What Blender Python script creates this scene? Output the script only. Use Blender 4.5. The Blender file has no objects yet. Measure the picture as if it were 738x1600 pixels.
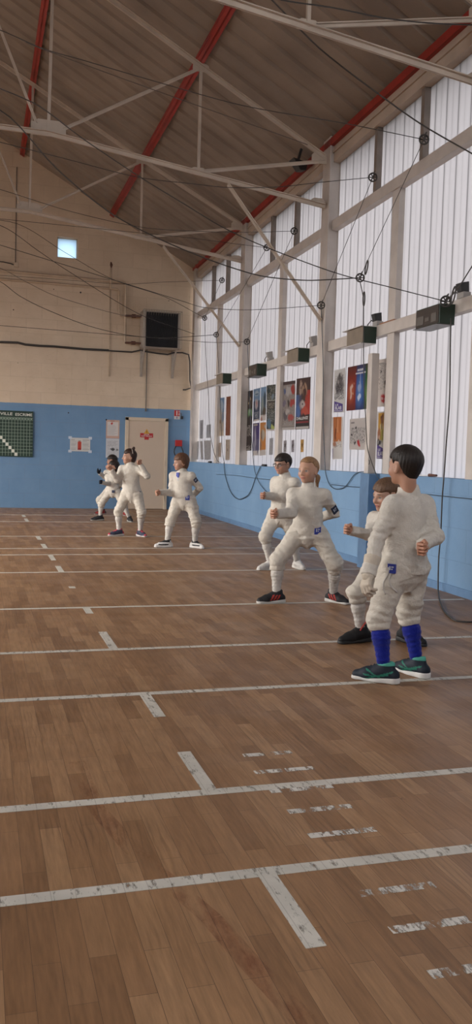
import bpy, bmesh, math, random
import numpy as np
from mathutils import Vector, Matrix

random.seed(7)
rng = np.random.RandomState(11)
scene = bpy.context.scene
col = scene.collection

# ------------------------------------------------------------------ camera
CAM_F, YAW, PITCH, ROLL, CAM_H = 1364.6, 0.288529, -0.06395566, 0.0283837, 1.2
def cam_axes():
    cy, sy = math.cos(YAW), math.sin(YAW)
    f = np.array([sy*math.cos(PITCH), cy*math.cos(PITCH), math.sin(PITCH)])
    r = np.array([cy, -sy, 0.0])
    u = np.cross(r, f)
    r2 = math.cos(ROLL)*r + math.sin(ROLL)*u
    u2 = math.cos(ROLL)*u - math.sin(ROLL)*r
    return r2, u2, f
AR, AU, AF = cam_axes()
CO = np.array([0.0, 0.0, CAM_H])
cd = bpy.data.cameras.new('camera'); cam = bpy.data.objects.new('camera', cd); col.objects.link(cam)
cd.sensor_fit = 'VERTICAL'; cd.sensor_height = 36.0; cd.sensor_width = 36.0*738/1600
cd.lens = CAM_F/1600*36.0; cd.clip_start = 0.05; cd.clip_end = 200
m = Matrix.Identity(4)
for i in range(3):
    m[i][0] = AR[i]; m[i][1] = AU[i]; m[i][2] = -AF[i]; m[i][3] = CO[i]
cam.matrix_world = m
scene.camera = cam

# ------------------------------------------------------------------ light
world = bpy.data.worlds.new('overcast_sky'); scene.world = world; world.use_nodes = True
bg = world.node_tree.nodes['Background']
wt = world.node_tree; wtc = wt.nodes.new('ShaderNodeTexCoord'); wsp = wt.nodes.new('ShaderNodeSeparateXYZ')
wrp = wt.nodes.new('ShaderNodeValToRGB'); wt.links.new(wtc.outputs['Generated'], wsp.inputs[0])
wmp = wt.nodes.new('ShaderNodeMapRange'); wmp.inputs['From Min'].default_value = -0.06; wmp.inputs['From Max'].default_value = 0.06
wt.links.new(wsp.outputs['Z'], wmp.inputs['Value']); wt.links.new(wmp.outputs['Result'], wrp.inputs['Fac'])
wrp.color_ramp.elements[0].color = (0.13, 0.12, 0.11, 1)        # ground outside, dimmed to keep light off the ceiling
wrp.color_ramp.elements[1].color = (0.97, 0.965, 0.985, 1)      # flat overcast sky
wt.links.new(wrp.outputs['Color'], bg.inputs[0]); bg.inputs[1].default_value = 6.8

def area(name, loc, target, sx, sy, power, color, spread=180):
    ld = bpy.data.lights.new(name, 'AREA'); ld.shape = 'RECTANGLE'; ld.size = sx; ld.size_y = sy
    ld.energy = power; ld.color = color; ld.spread = math.radians(spread)
    o = bpy.data.objects.new(name, ld); col.objects.link(o); o.location = loc
    d = Vector(target) - Vector(loc); o.rotation_euler = d.to_track_quat('-Z', 'Y').to_euler()
    return o
# daylight entering by the long window band of the opposite (left) wall, unseen; lamp added to the sky's light
area('daylight_left_windows', (-7.1, 12.0, 3.0), (-4.7, 12.0, 0.6), 12.5, 3.0, 620, (1.0, 0.91, 0.79), 105)

scene.view_settings.view_transform = 'Standard'
scene.view_settings.look = 'None'
scene.view_settings.exposure = 0.0
scene.view_settings.gamma = 1.0
scene.view_settings.use_curve_mapping = False
try:
    scene.cycles.use_denoising = True
    scene.cycles.max_bounces = 8; scene.cycles.diffuse_bounces = 5; scene.cycles.transmission_bounces = 6
    scene.cycles.caustics_reflective = False; scene.cycles.caustics_refractive = False
    scene.cycles.sample_clamp_indirect = 6.0
except Exception:
    pass

# ------------------------------------------------------------------ pixel <-> place helpers
def ray(x, y):
    return AR*((x-369)/CAM_F) - AU*((y-800)/CAM_F) + AF
def at_floor(x, y, z=0.0):
    d = ray(x, y); return CO + d*((z-CAM_H)/d[2])
def at_back(x, y, Y=18.62):
    d = ray(x, y); return CO + d*(Y/d[1])
WA, WB = 4.17 - 0.0198*7, 0.0198          # the right wall is a degree off square
def at_wall(x, y, n=0.0):                 # n = distance in front of the wall face (negative: behind)
    d = ray(x, y); t = (WA-n)/(d[0]-WB*d[1]); return CO + d*t
def WP(Y, z, n=0.0):
    return (WA + WB*Y - n, Y, z)

# ------------------------------------------------------------------ materials
def new_mat(name):
    mt = bpy.data.materials.new(name); mt.use_nodes = True
    nt = mt.node_tree
    return mt, nt, nt.nodes['Principled BSDF'], nt.nodes, nt.links
def simple(name, c, rough=0.6, metal=0.0, var=0.0, scale=8.0, bump=0.0, bscale=60.0, spec=0.5):
    mt, nt, b, N, L = new_mat(name)
    b.inputs['Base Color'].default_value = (*c, 1); b.inputs['Roughness'].default_value = rough
    b.inputs['Metallic'].default_value = metal; b.inputs['Specular IOR Level'].default_value = spec
    tc = N.new('ShaderNodeTexCoord')
    if var > 0:
        n = N.new('ShaderNodeTexNoise'); n.inputs['Scale'].default_value = scale; n.inputs['Detail'].default_value = 6
        L.new(tc.outputs['Object'], n.inputs['Vector'])
        r = N.new('ShaderNodeValToRGB')
        r.color_ramp.elements[0].position = 0.3; r.color_ramp.elements[1].position = 0.7
        r.color_ramp.elements[0].color = (*[v*(1-var) for v in c], 1)
        r.color_ramp.elements[1].color = (*[min(1, v*(1+var*0.6)) for v in c], 1)
        L.new(n.outputs['Fac'], r.inputs['Fac']); L.new(r.outputs['Color'], b.inputs['Base Color'])
    if bump > 0:
        n2 = N.new('ShaderNodeTexNoise'); n2.inputs['Scale'].default_value = bscale; n2.inputs['Detail'].default_value = 4
        L.new(tc.outputs['Object'], n2.inputs['Vector'])
        bp = N.new('ShaderNodeBump'); bp.inputs['Strength'].default_value = bump; bp.inputs['Distance'].default_value = 0.01
        L.new(n2.outputs['Fac'], bp.inputs['Height']); L.new(bp.outputs['Normal'], b.inputs['Normal'])
    return mt
def mathn(N, L, op, a, b=None):
    n = N.new('ShaderNodeMath'); n.operation = op
    for i, v in enumerate((a, b)):
        if v is None: continue
        if isinstance(v, (int, float)): n.inputs[i].default_value = v
        else: L.new(v, n.inputs[i])
    return n.outputs[0]
def mixc(N, L, fac, a, b, mode='MIX'):
    n = N.new('ShaderNodeMix'); n.data_type = 'RGBA'; n.blend_type = mode
    for k, v in ((0, fac), (6, a), (7, b)):
        if isinstance(v, (int, float)): n.inputs[k].default_value = v
        elif isinstance(v, tuple): n.inputs[k].default_value = (*v, 1)
        else: L.new(v, n.inputs[k])
    return n.outputs[2]
def noise(N, L, vec, scale, detail=5, rough=0.5):
    n = N.new('ShaderNodeTexNoise'); n.inputs['Scale'].default_value = scale
    n.inputs['Detail'].default_value = detail; n.inputs['Roughness'].default_value = rough
    if vec is not None: L.new(vec, n.inputs['Vector'])
    return n.outputs['Fac']
def ramp(N, L, fac, p0, p1, c0=(0, 0, 0), c1=(1, 1, 1)):
    r = N.new('ShaderNodeValToRGB')
    r.color_ramp.elements[0].position = p0; r.color_ramp.elements[1].position = p1
    r.color_ramp.elements[0].color = (*c0, 1); r.color_ramp.elements[1].color = (*c1, 1)
    L.new(fac, r.inputs['Fac']); return r.outputs['Color']
def bump(N, L, b, h, strength, dist=0.01):
    bp = N.new('ShaderNodeBump'); bp.inputs['Strength'].default_value = strength; bp.inputs['Distance'].default_value = dist
    L.new(h, bp.inputs['Height']); L.new(bp.outputs['Normal'], b.inputs['Normal'])
def mapping(N, L, src, scale=(1, 1, 1), rot=(0, 0, 0), loc=(0, 0, 0)):
    mp = N.new('ShaderNodeMapping')
    mp.inputs['Scale'].default_value = scale; mp.inputs['Rotation'].default_value = rot; mp.inputs['Location'].default_value = loc
    L.new(src, mp.inputs['Vector']); return mp.outputs['Vector']

def wood_floor():
    mt, nt, b, N, L = new_mat('parquet_boards')
    tc = N.new('ShaderNodeTexCoord'); o = tc.outputs['Object']
    v = mapping(N, L, o, rot=(0, 0, math.radians(90)))
    br = N.new('ShaderNodeTexBrick'); L.new(v, br.inputs['Vector'])
    br.offset = 0.37; br.offset_frequency = 2; br.squash = 1.0
    br.inputs['Scale'].default_value = 1.0
    br.inputs['Brick Width'].default_value = 0.46; br.inputs['Row Height'].default_value = 0.066
    br.inputs['Mortar Size'].default_value = 0.0007; br.inputs['Mortar Smooth'].default_value = 0.3
    br.inputs['Bias'].default_value = 0.0
    br.inputs['Color1'].default_value = (0, 0, 0, 1); br.inputs['Color2'].default_value = (1, 1, 1, 1)
    br.inputs['Mortar'].default_value = (0.35, 0.35, 0.35, 1)
    tone = N.new('ShaderNodeValToRGB'); e = tone.color_ramp.elements
    e[0].position = 0.0; e[0].color = (0.222, 0.119, 0.058, 1)
    e[1].position = 1.0; e[1].color = (0.350, 0.206, 0.108, 1)
    k = e.new(0.45); k.color = (0.282, 0.156, 0.078, 1)
    L.new(br.outputs['Color'], tone.inputs['Fac'])
    g = noise(N, L, mapping(N, L, o, scale=(60, 5, 1)), 1.0, 6, 0.65)
    c = mixc(N, L, 0.55, tone.outputs['Color'], ramp(N, L, g, 0.3, 0.72, (0.45, 0.42, 0.4), (1.25, 1.22, 1.2)), 'MULTIPLY')
    # dark cathedral grain
    wv = N.new('ShaderNodeTexWave'); wv.wave_type = 'BANDS'; wv.bands_direction = 'X'
    wv.inputs['Scale'].default_value = 9.0; wv.inputs['Distortion'].default_value = 9.0
    wv.inputs['Detail'].default_value = 3; wv.inputs['Detail Scale'].default_value = 0.7
    L.new(mapping(N, L, o, scale=(1.6, 0.35, 1)), wv.inputs['Vector'])
    wm = mathn(N, L, 'MULTIPLY', ramp(N, L, wv.outputs['Fac'], 0.0, 0.25, (1, 1, 1), (0, 0, 0)), ramp(N, L, noise(N, L, o, 2.1, 3), 0.5, 0.62))
    c = mixc(N, L, mathn(N, L, 'MULTIPLY', wm, 0.30), c, (0.055, 0.028, 0.015))
    # wear blotches and dirt
    c = mixc(N, L, 0.5, c, ramp(N, L, noise(N, L, o, 0.9, 5, 0.6), 0.3, 0.75, (0.74, 0.72, 0.70), (1.12, 1.1, 1.1)), 'MULTIPLY')
    c = mixc(N, L, ramp(N, L, noise(N, L, o, 14, 4, 0.6), 0.70, 0.80), c, (0.06, 0.033, 0.02))
    c = mixc(N, L, mathn(N, L, 'MULTIPLY', br.outputs['Fac'], 0.8), c, (0.05, 0.028, 0.016))
    L.new(c, b.inputs['Base Color'])
    rr = ramp(N, L, noise(N, L, o, 3.0, 5), 0.3, 0.7, (0.36, 0.36, 0.36), (0.52, 0.52, 0.52))
    L.new(rr, b.inputs['Roughness'])
    b.inputs['Specular IOR Level'].default_value = 0.42
    hh = mathn(N, L, 'SUBTRACT', mathn(N, L, 'MULTIPLY', g, 0.25), br.outputs['Fac'])
    bump(N, L, b, hh, 0.25, 0.002)
    return mt

def line_paint(name, c, keep0, keep1, scale=30.0, alpha_floor=True):
    """worn floor paint: the wood shows through where the paint has gone"""
    mt, nt, b, N, L = new_mat(name)
    tc = N.new('ShaderNodeTexCoord'); o = tc.outputs['Object']
    n1 = noise(N, L, mapping(N, L, o, scale=(1.0, 0.30, 1)), scale, 6, 0.75)
    b.inputs['Base Color'].default_value = (*c, 1); b.inputs['Roughness'].default_value = 0.5
    cc = mixc(N, L, ramp(N, L, noise(N, L, o, 7, 4), 0.35, 0.7), tuple(v*0.8 for v in c), c)
    # seams between boards stay dark across the paint
    sx = N.new('ShaderNodeSeparateXYZ'); L.new(o, sx.inputs[0])
    fr = mathn(N, L, 'FRACT', mathn(N, L, 'DIVIDE', sx.outputs['X'], 0.066))
    seam = mathn(N, L, 'LESS_THAN', fr, 0.045)
    cc = mixc(N, L, mathn(N, L, 'MULTIPLY', seam, 0.3), cc, (0.1, 0.07, 0.05))
    L.new(cc, b.inputs['Base Color'])
    L.new(ramp(N, L, n1, keep0, keep1), b.inputs['Alpha'])
    return mt

def block_wall(name, two_tone):
    mt, nt, b, N, L = new_mat(name)
    tc = N.new('ShaderNodeTexCoord'); o = tc.outputs['Object']
    sp = N.new('ShaderNodeSeparateXYZ'); L.new(o, sp.inputs[0])
    cb = N.new('ShaderNodeCombineXYZ')
    L.new(sp.outputs['X' if two_tone else 'Y'], cb.inputs[0]); L.new(sp.outputs['Z'], cb.inputs[1])
    br = N.new('ShaderNodeTexBrick'); L.new(cb.outputs[0], br.inputs['Vector'])
    br.inputs['Scale'].default_value = 1.0; br.inputs['Brick Width'].default_value = 0.62; br.inputs['Row Height'].default_value = 0.3
    br.inputs['Mortar Size'].default_value = 0.008; br.inputs['Mortar Smooth'].default_value = 0.8
    br.inputs['Color1'].default_value = (0, 0, 0, 1); br.inputs['Color2'].default_value = (1, 1, 1, 1); br.inputs['Mortar'].default_value = (0.5, 0.5, 0.5, 1)
    nz = noise(N, L, o, 2.2, 6, 0.6); nf = noise(N, L, mapping(N, L, o, scale=(1, 1, 4)), 9, 5, 0.65)
    beige = mixc(N, L, ramp(N, L, nz, 0.3, 0.7), (0.58, 0.455, 0.325), (0.66, 0.535, 0.395))
    beige = mixc(N, L, mathn(N, L, 'MULTIPLY', br.outputs['Color'], 0.16), beige, (0.42, 0.32, 0.23))
    beige = mixc(N, L, mathn(N, L, 'MULTIPLY', ramp(N, L, nf, 0.6, 0.75), 0.4), beige, (0.38, 0.29, 0.2))
    blue = mixc(N, L, ramp(N, L, nz, 0.3, 0.7), (0.125, 0.235, 0.385), (0.155, 0.27, 0.42))
    blue = mixc(N, L, mathn(N, L, 'MULTIPLY', ramp(N, L, nf, 0.62, 0.8), 0.35), blue, (0.11, 0.19, 0.30))
    if two_tone:
        wob = mathn(N, L, 'MULTIPLY', noise(N, L, o, 12, 2), 0.012)
        sel = mathn(N, L, 'GREATER_THAN', mathn(N, L, 'ADD', sp.outputs['Z'], wob), 2.172)
        c = mixc(N, L, sel, blue, beige)
    else:
        c = blue
    c = mixc(N, L, mathn(N, L, 'MULTIPLY', br.outputs['Fac'], 0.15), c, (0.20, 0.155, 0.12) if two_tone else (0.09, 0.14, 0.2))
    L.new(c, b.inputs['Base Color']); b.inputs['Roughness'].default_value = 0.7
    h = mathn(N, L, 'ADD', mathn(N, L, 'MULTIPLY', br.outputs['Fac'], -0.6), mathn(N, L, 'MULTIPLY', noise(N, L, o, 45, 4), 0.5))
    bump(N, L, b, h, 0.35, 0.006)
    return mt

def glazing():
    """profiled milky glass: lets daylight through diffusely, with grey joints between the channels"""
    mt, nt, b, N, L = new_mat('milky_channel_glass')
    out = N['Material Output']; N.remove(b)
    tc = N.new('ShaderNodeTexCoord'); o = tc.outputs['Object']
    sp = N.new('ShaderNodeSeparateXYZ'); L.new(o, sp.inputs[0])
    fr = mathn(N, L, 'FRACT', mathn(N, L, 'DIVIDE', sp.outputs['Y'], 0.232))
    r = N.new('ShaderNodeValToRGB'); e = r.color_ramp.elements
    stops = [(0.0, 0.62), (0.035, 0.62), (0.07, 0.95), (0.2, 1.0), (0.42, 0.985), (0.50, 0.88), (0.58, 0.985), (0.80, 1.0), (0.93, 0.92), (0.97, 0.72)]
    e[0].position, e[0].color = stops[0][0], (stops[0][1],)*3+(1,)
    e[1].position, e[1].color = stops[-1][0], (stops[-1][1],)*3+(1,)
    for p, v in stops[1:-1]:
        k = e.new(p); k.color = (v, v, v, 1)
    L.new(fr, r.inputs['Fac'])
    nz = noise(N, L, mapping(N, L, o, scale=(1, 3, 0.5)), 2.0, 4)
    c = mixc(N, L, 0.16, r.outputs['Color'], ramp(N, L, nz, 0.3, 0.7, (0.75, 0.75, 0.77), (1, 1, 1)), 'MULTIPLY')
    c = mixc(N, L, 1.0, c, (0.60, 0.585, 0.59), 'MULTIPLY')
    tr = N.new('ShaderNodeBsdfTranslucent'); L.new(c, tr.inputs['Color'])
    gl = N.new('ShaderNodeBsdfGlossy'); gl.inputs['Roughness'].default_value = 0.25; gl.inputs['Color'].default_value = (0.5, 0.5, 0.5, 1)
    fz = N.new('ShaderNodeFresnel'); fz.inputs['IOR'].default_value = 1.3
    mx = N.new('ShaderNodeMixShader'); L.new(fz.outputs[0], mx.inputs[0]); L.new(tr.outputs[0], mx.inputs[1]); L.new(gl.outputs[0], mx.inputs[2])
    L.new(mx.outputs[0], out.inputs['Surface'])
    return mt

def cloth(name, c, weave=320.0):
    mt, nt, b, N, L = new_mat(name)
    tc = N.new('ShaderNodeTexCoord'); o = tc.outputs['Object']
    n1 = noise(N, L, o, 16, 5, 0.6)
    L.new(mixc(N, L, ramp(N, L, n1, 0.3, 0.72), tuple(v*0.88 for v in c), c), b.inputs['Base Color'])
    b.inputs['Roughness'].default_value = 0.9; b.inputs['Specular IOR Level'].default_value = 0.15
    try:
        b.inputs['Sheen Weight'].default_value = 0.15
    except Exception: pass
    h = mathn(N, L, 'ADD', mathn(N, L, 'MULTIPLY', noise(N, L, o, 26, 4, 0.55), 0.8), mathn(N, L, 'MULTIPLY', noise(N, L, o, weave, 2), 0.12))
    h = mathn(N, L, 'ADD', h, mathn(N, L, 'MULTIPLY', noise(N, L, mapping(N, L, o, scale=(9, 9, 15), rot=(0.6, 0.5, 0)), 1.0, 3, 0.45), 1.1))
    bump(N, L, b, h, 0.75, 0.018)
    return mt
def vcol(name, rough=0.6, spec=0.4, bmp=0.0, bs=80, trans=0.0, sss=0.0):
    mt, nt, b, N, L = new_mat(name)
    a = N.new('ShaderNodeVertexColor'); a.layer_name = 'Col'
    L.new(a.outputs['Color'], b.inputs['Base Color'])
    b.inputs['Roughness'].default_value = rough; b.inputs['Specular IOR Level'].default_value = spec
    if bmp:
        tc = N.new('ShaderNodeTexCoord'); bump(N, L, b, noise(N, L, tc.outputs['Object'], bs, 4), bmp, 0.004)
    if sss:
        b.inputs['Subsurface Weight'].default_value = sss; b.inputs['Subsurface Radius'].default_value = (0.02, 0.008, 0.004); b.inputs['Subsurface Scale'].default_value = 0.4
    if trans:
        out = N['Material Output']; tr = N.new('ShaderNodeBsdfTranslucent'); L.new(a.outputs['Color'], tr.inputs['Color'])
        mx = N.new('ShaderNodeMixShader'); mx.inputs[0].default_value = trans
        L.new(b.outputs[0], mx.inputs[1]); L.new(tr.outputs[0], mx.inputs[2]); L.new(mx.outputs[0], out.inputs['Surface'])
    return mt
def hair_mat(name, c):
    mt, nt, b, N, L = new_mat(name)
    tc = N.new('ShaderNodeTexCoord'); o = tc.outputs['Object']
    v = mapping(N, L, o, scale=(1, 1, 0.12))
    n1 = noise(N, L, v, 180, 4, 0.6)
    L.new(mixc(N, L, ramp(N, L, n1, 0.35, 0.7), tuple(x*0.62 for x in c), tuple(min(1, x*1.25) for x in c)), b.inputs['Base Color'])
    b.inputs['Roughness'].default_value = 0.5; b.inputs['Specular IOR Level'].default_value = 0.35
    bump(N, L, b, n1, 0.6, 0.006)
    return mt

M = {}
M['floor'] = wood_floor()
M['line'] = line_paint('worn_white_line_paint', (0.56, 0.53, 0.47), 0.33, 0.46, 42.0)
M['line_far'] = line_paint('white_line_paint', (0.60, 0.57, 0.50), 0.20, 0.30)
M['line_ghost'] = line_paint('almost_gone_white_paint', (0.60, 0.57, 0.52), 0.46, 0.54, 26.0)
M['line_red'] = line_paint('almost_gone_red_paint', (0.24, 0.06, 0.03), 0.46, 1.0, 9.0)
M['wall_back'] = block_wall('painted_block_two_tone', True)
M['wall_right'] = block_wall('painted_block_blue', False)
M['plaster'] = simple('beige_plaster', (0.5, 0.41, 0.31), 0.8, var=0.12, scale=2)
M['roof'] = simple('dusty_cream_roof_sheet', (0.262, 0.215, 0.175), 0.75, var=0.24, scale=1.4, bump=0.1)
M['steel'] = simple('cream_painted_steel', (0.50, 0.45, 0.41), 0.5, var=0.12, scale=5)
M['truss'] = simple('cream_painted_truss_steel', (0.50, 0.42, 0.34), 0.5, var=0.14, scale=4)
M['red'] = simple('red_oxide_steel', (0.30, 0.022, 0.014), 0.5, var=0.25, scale=4)
M['fascia'] = simple('beige_fascia_board', (0.46, 0.38, 0.31), 0.7, var=0.14, scale=3)
M['sash'] = simple('brown_grey_sash_metal', (0.20, 0.165, 0.14), 0.5, var=0.15)
M['glass'] = glazing()
M['bluepost'] = simple('blue_painted_steel', (0.105, 0.20, 0.345), 0.45, var=0.12)
M['black'] = simple('black_plastic', (0.018, 0.018, 0.018), 0.5)
M['wire'] = simple('dark_grey_cable', (0.045, 0.04, 0.036), 0.6)
M['wire_pale'] = simple('dusty_grey_wire', (0.12, 0.10, 0.085), 0.6)
M['cable_blue'] = simple('dark_blue_grey_cable', (0.035, 0.06, 0.085), 0.55)
M['pipe'] = simple('beige_painted_pipe', (0.50, 0.39, 0.28), 0.5, var=0.15, scale=6)
M['door'] = simple('cream_door_paint', (0.56, 0.44, 0.33), 0.5, var=0.05, scale=2)
M['doorframe'] = simple('cream_frame_paint', (0.60, 0.49, 0.36), 0.45, var=0.06)
M['signred'] = simple('sign_red', (0.42, 0.02, 0.02), 0.4)
M['signyellow'] = simple('sign_amber', (0.62, 0.33, 0.03), 0.4)
M['white'] = simple('matt_white', (0.72, 0.71, 0.69), 0.6)
M['paper'] = simple('paper_white', (0.62, 0.60, 0.57), 0.8, var=0.05)
M['tape'] = simple('clear_grey_tape', (0.52, 0.58, 0.66), 0.4)
M['boardgreen'] = simple('dark_green_board', (0.010, 0.035, 0.022), 0.5, var=0.2)
M['boardline'] = simple('pale_green_board_line', (0.30, 0.38, 0.30), 0.6)
M['boardtext'] = simple('cream_lettering', (0.68, 0.68, 0.60), 0.6)
M['rad_case'] = simple('grey_heater_steel', (0.36, 0.31, 0.26), 0.5, var=0.12)
M['rad_fin'] = simple('black_heater_fin', (0.012, 0.012, 0.013), 0.55)
M['rad_guard'] = simple('dull_wire_guard', (0.34, 0.29, 0.23), 0.45, metal=0.3)
M['rust'] = simple('rusty_valve', (0.11, 0.045, 0.03), 0.65, var=0.4, scale=30)
M['box_dark'] = simple('smoked_display_panel', (0.035, 0.026, 0.022), 0.35, var=0.2)
M['box_green'] = simple('bottle_green_case', (0.004, 0.020, 0.008), 0.4)
M['box_tan'] = simple('dusty_tan_panel', (0.20, 0.16, 0.12), 0.5, var=0.15)
M['box_lid'] = simple('pale_perspex_lid', (0.62, 0.60, 0.58), 0.3)
M['box_grey'] = simple('worn_grey_display', (0.10, 0.09, 0.08), 0.4)
M['grey'] = simple('grey_plastic', (0.30, 0.28, 0.26), 0.5)
M['brownwood'] = simple('brown_wood_strip', (0.26, 0.12, 0.06), 0.6)
M['poster'] = vcol('printed_poster_paper', 0.5, 0.4, trans=0.5)
M['notice'] = vcol('printed_notice_paper', 0.6, 0.3)
M['skin'] = vcol('skin', 0.5, 0.35, bmp=0.08, bs=120, sss=0.06)
M['shoe'] = vcol('shoe_upper', 0.65, 0.3, bmp=0.25, bs=160)
M['sole'] = simple('pale_shoe_sole', (0.60, 0.58, 0.55), 0.6)
M['sole_black'] = simple('black_shoe_sole', (0.02, 0.02, 0.02), 0.6)
M['jacket'] = cloth('off_white_fencing_cotton', (0.62, 0.575, 0.505))
M['breeches'] = cloth('off_white_breeches_cotton', (0.60, 0.55, 0.475))
M['sock_white'] = cloth('white_knit', (0.57, 0.535, 0.49))
M['sock_blue'] = cloth('royal_blue_knit', (0.008, 0.016, 0.22))
M['glove_dark'] = cloth('black_glove_cloth', (0.012, 0.014, 0.025))
M['glove_white'] = cloth('cream_glove_cloth', (0.60, 0.52, 0.42))
M['badge'] = simple('royal_blue_badge', (0.02, 0.035, 0.26), 0.6)
M['badge_mark'] = simple('pale_badge_stitching', (0.45, 0.48, 0.55), 0.6)
M['badge_navy'] = simple('navy_badge', (0.012, 0.02, 0.05), 0.6)
M['skyglass'] = None
# ------------------------------------------------------------------ mesh helpers
class MB:
    def __init__(self): self.v = []; self.f = []; self.c = None
    def add(self, vs, fs):
        k = len(self.v); self.v += [tuple(map(float, p)) for p in vs]; self.f += [tuple(i+k for i in f) for f in fs]; return self
    def hexa(self, p):     # 8 corners: bottom loop 0-3, top loop 4-7
        return self.add(p, [(0,3,2,1),(4,5,6,7),(0,1,5,4),(1,2,6,5),(2,3,7,6),(3,0,4,7)])
    def box(self, x0, x1, y0, y1, z0, z1):
        return self.hexa([(x0,y0,z0),(x1,y0,z0),(x1,y1,z0),(x0,y1,z0),(x0,y0,z1),(x1,y0,z1),(x1,y1,z1),(x0,y1,z1)])
    def wbox(self, Y0, Y1, z0, z1, n0, n1):   # box laid along the right wall; n measured into the room
        p = [WP(Y0,z0,n1),WP(Y0,z0,n0),WP(Y1,z0,n0),WP(Y1,z0,n1),WP(Y0,z1,n1),WP(Y0,z1,n0),WP(Y1,z1,n0),WP(Y1,z1,n1)]
        return self.hexa(p)
    def bar(self, a, b, w, h, up=(0,0,1)):
        a, b = np.array(a, float), np.array(b, float); d = b-a; d /= np.linalg.norm(d)
        s = np.cross(d, up); 
        if np.linalg.norm(s) < 1e-6: s = np.cross(d, (0,1,0))
        s /= np.linalg.norm(s); u = np.cross(s, d)
        q = [(-1,-1),(1,-1),(1,1),(-1,1)]
        return self.hexa([a+s*i*w/2+u*j*h/2 for i, j in q]+[b+s*i*w/2+u*j*h/2 for i, j in q])
    def tube(self, path, r, n=8, closed=False, caps=True):
        P = [np.array(p, float) for p in path]; m_ = len(P); rings = []
        rr = r if hasattr(r, '__len__') else [r]*m_
        ref = None
        for i in range(m_):
            if closed: d = P[(i+1) % m_]-P[i-1]
            else: d = P[min(i+1, m_-1)]-P[max(i-1, 0)]
            d = d/max(np.linalg.norm(d), 1e-9)
            if ref is None:
                ref = np.cross(d, (0,0,1) if abs(d[2]) < .9 else (1,0,0))
            s = ref-d*(ref@d); s /= max(np.linalg.norm(s), 1e-9); ref = s; u = np.cross(d, s)
            rings.append([P[i]+rr[i]*(math.cos(2*math.pi*k/n)*s+math.sin(2*math.pi*k/n)*u) for k in range(n)])
        vs = [p for g in rings for p in g]; fs = []
        for i in range(m_ if closed else m_-1):
            j = (i+1) % m_
            for k in range(n):
                fs.append((i*n+k, i*n+(k+1) % n, j*n+(k+1) % n, j*n+k))
        if caps and not closed:
            fs += [tuple(range(n-1, -1, -1)), tuple((m_-1)*n+k for k in range(n))]
        return self.add(vs, fs)
    def cyl(self, a, b, r, n=16): return self.tube([a, b], r, n)
    def prism(self, poly, axis_vec):
        n = len(poly); a = np.array(axis_vec, float)
        vs = [np.array(p, float) for p in poly]+[np.array(p, float)+a for p in poly]
        return self.add(vs, [tuple(range(n-1,-1,-1)), tuple(range(n, 2*n))]+[(i,(i+1) % n, n+(i+1) % n, n+i) for i in range(n)])
    def build(self, name, mat, parent=None, smooth=False, bevel=0.0, loc=None):
        me = bpy.data.meshes.new(name)
        off = np.zeros(3)
        if parent is not None: off = np.array(WORLD.get(parent.name, (0,0,0)), float)
        if loc is not None: off = np.array(loc, float)
        V = np.array(self.v)-off
        me.from_pydata(V.tolist(), [], self.f); me.validate()
        bm = bmesh.new(); bm.from_mesh(me); bmesh.ops.recalc_face_normals(bm, faces=bm.faces); bm.to_mesh(me); bm.free()
        if self.c is not None:
            ca = me.color_attributes.new('Col', 'FLOAT_COLOR', 'POINT')
            ca.data.foreach_set('color', np.c_[np.array(self.c), np.ones(len(self.c))].astype(np.float32).ravel())
        if smooth: me.polygons.foreach_set('use_smooth', [True]*len(me.polygons))
        me.materials.append(M[mat] if isinstance(mat, str) else mat)
        o = bpy.data.objects.new(name, me); col.objects.link(o)
        if parent is not None: o.parent = parent; WORLD[o.name] = tuple(off)
        else:
            o.location = off; WORLD[o.name] = tuple(off)
        if bevel:
            md = o.modifiers.new('bevel', 'BEVEL'); md.width = bevel; md.segments = 2; md.limit_method = 'ANGLE'
        return o
WORLD = {}
def tag(o, label=None, cat=None, group=None, kind=None):
    if label: o['label'] = label
    if cat: o['category'] = cat
    if group: o['group'] = group
    if kind: o['kind'] = kind
    return o
def empty(name, loc, label=None, cat=None, group=None, kind=None):
    o = bpy.data.objects.new(name, None); col.objects.link(o); o.location = loc; o.empty_display_size = 0.1
    WORLD[o.name] = tuple(float(v) for v in loc)
    return tag(o, label, cat, group, kind)
def struct(o, label): return tag(o, label, None, None, 'structure')

def text_mesh(name, s, height, parent, mat, origin, right, up, width=None, depth=0.002):
    """flat lettering standing at origin (lower left), running along `right`"""
    cu = bpy.data.curves.new(name, 'FONT'); cu.body = s; cu.size = 1.0; cu.extrude = 0.0; cu.offset = 0.012
    t = bpy.data.objects.new(name, cu); col.objects.link(t)
    dg = bpy.context.evaluated_depsgraph_get(); dg.update()
    me = bpy.data.meshes.new_from_object(t.evaluated_get(dg)); col.objects.unlink(t); bpy.data.objects.remove(t)
    V = np.array([v.co[:] for v in me.vertices]); V[:, :2] -= V[:, :2].min(0)
    sy = height/max(V[:, 1].max(), 1e-6); sx = (width/V[:, 0].max()) if width else sy
    right = np.array(right, float); up = np.array(up, float); nrm = np.cross(right, up)
    W = np.array(origin)+V[:, :1]*sx*right+V[:, 1:2]*sy*up+nrm*depth
    off = np.array(WORLD[parent.name])
    for i, v in enumerate(me.vertices): v.co = W[i]-off
    me.materials.clear(); me.materials.append(M[mat])
    o = bpy.data.objects.new(name, me); col.objects.link(o); o.parent = parent; WORLD[o.name] = tuple(off)
    return o

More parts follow.
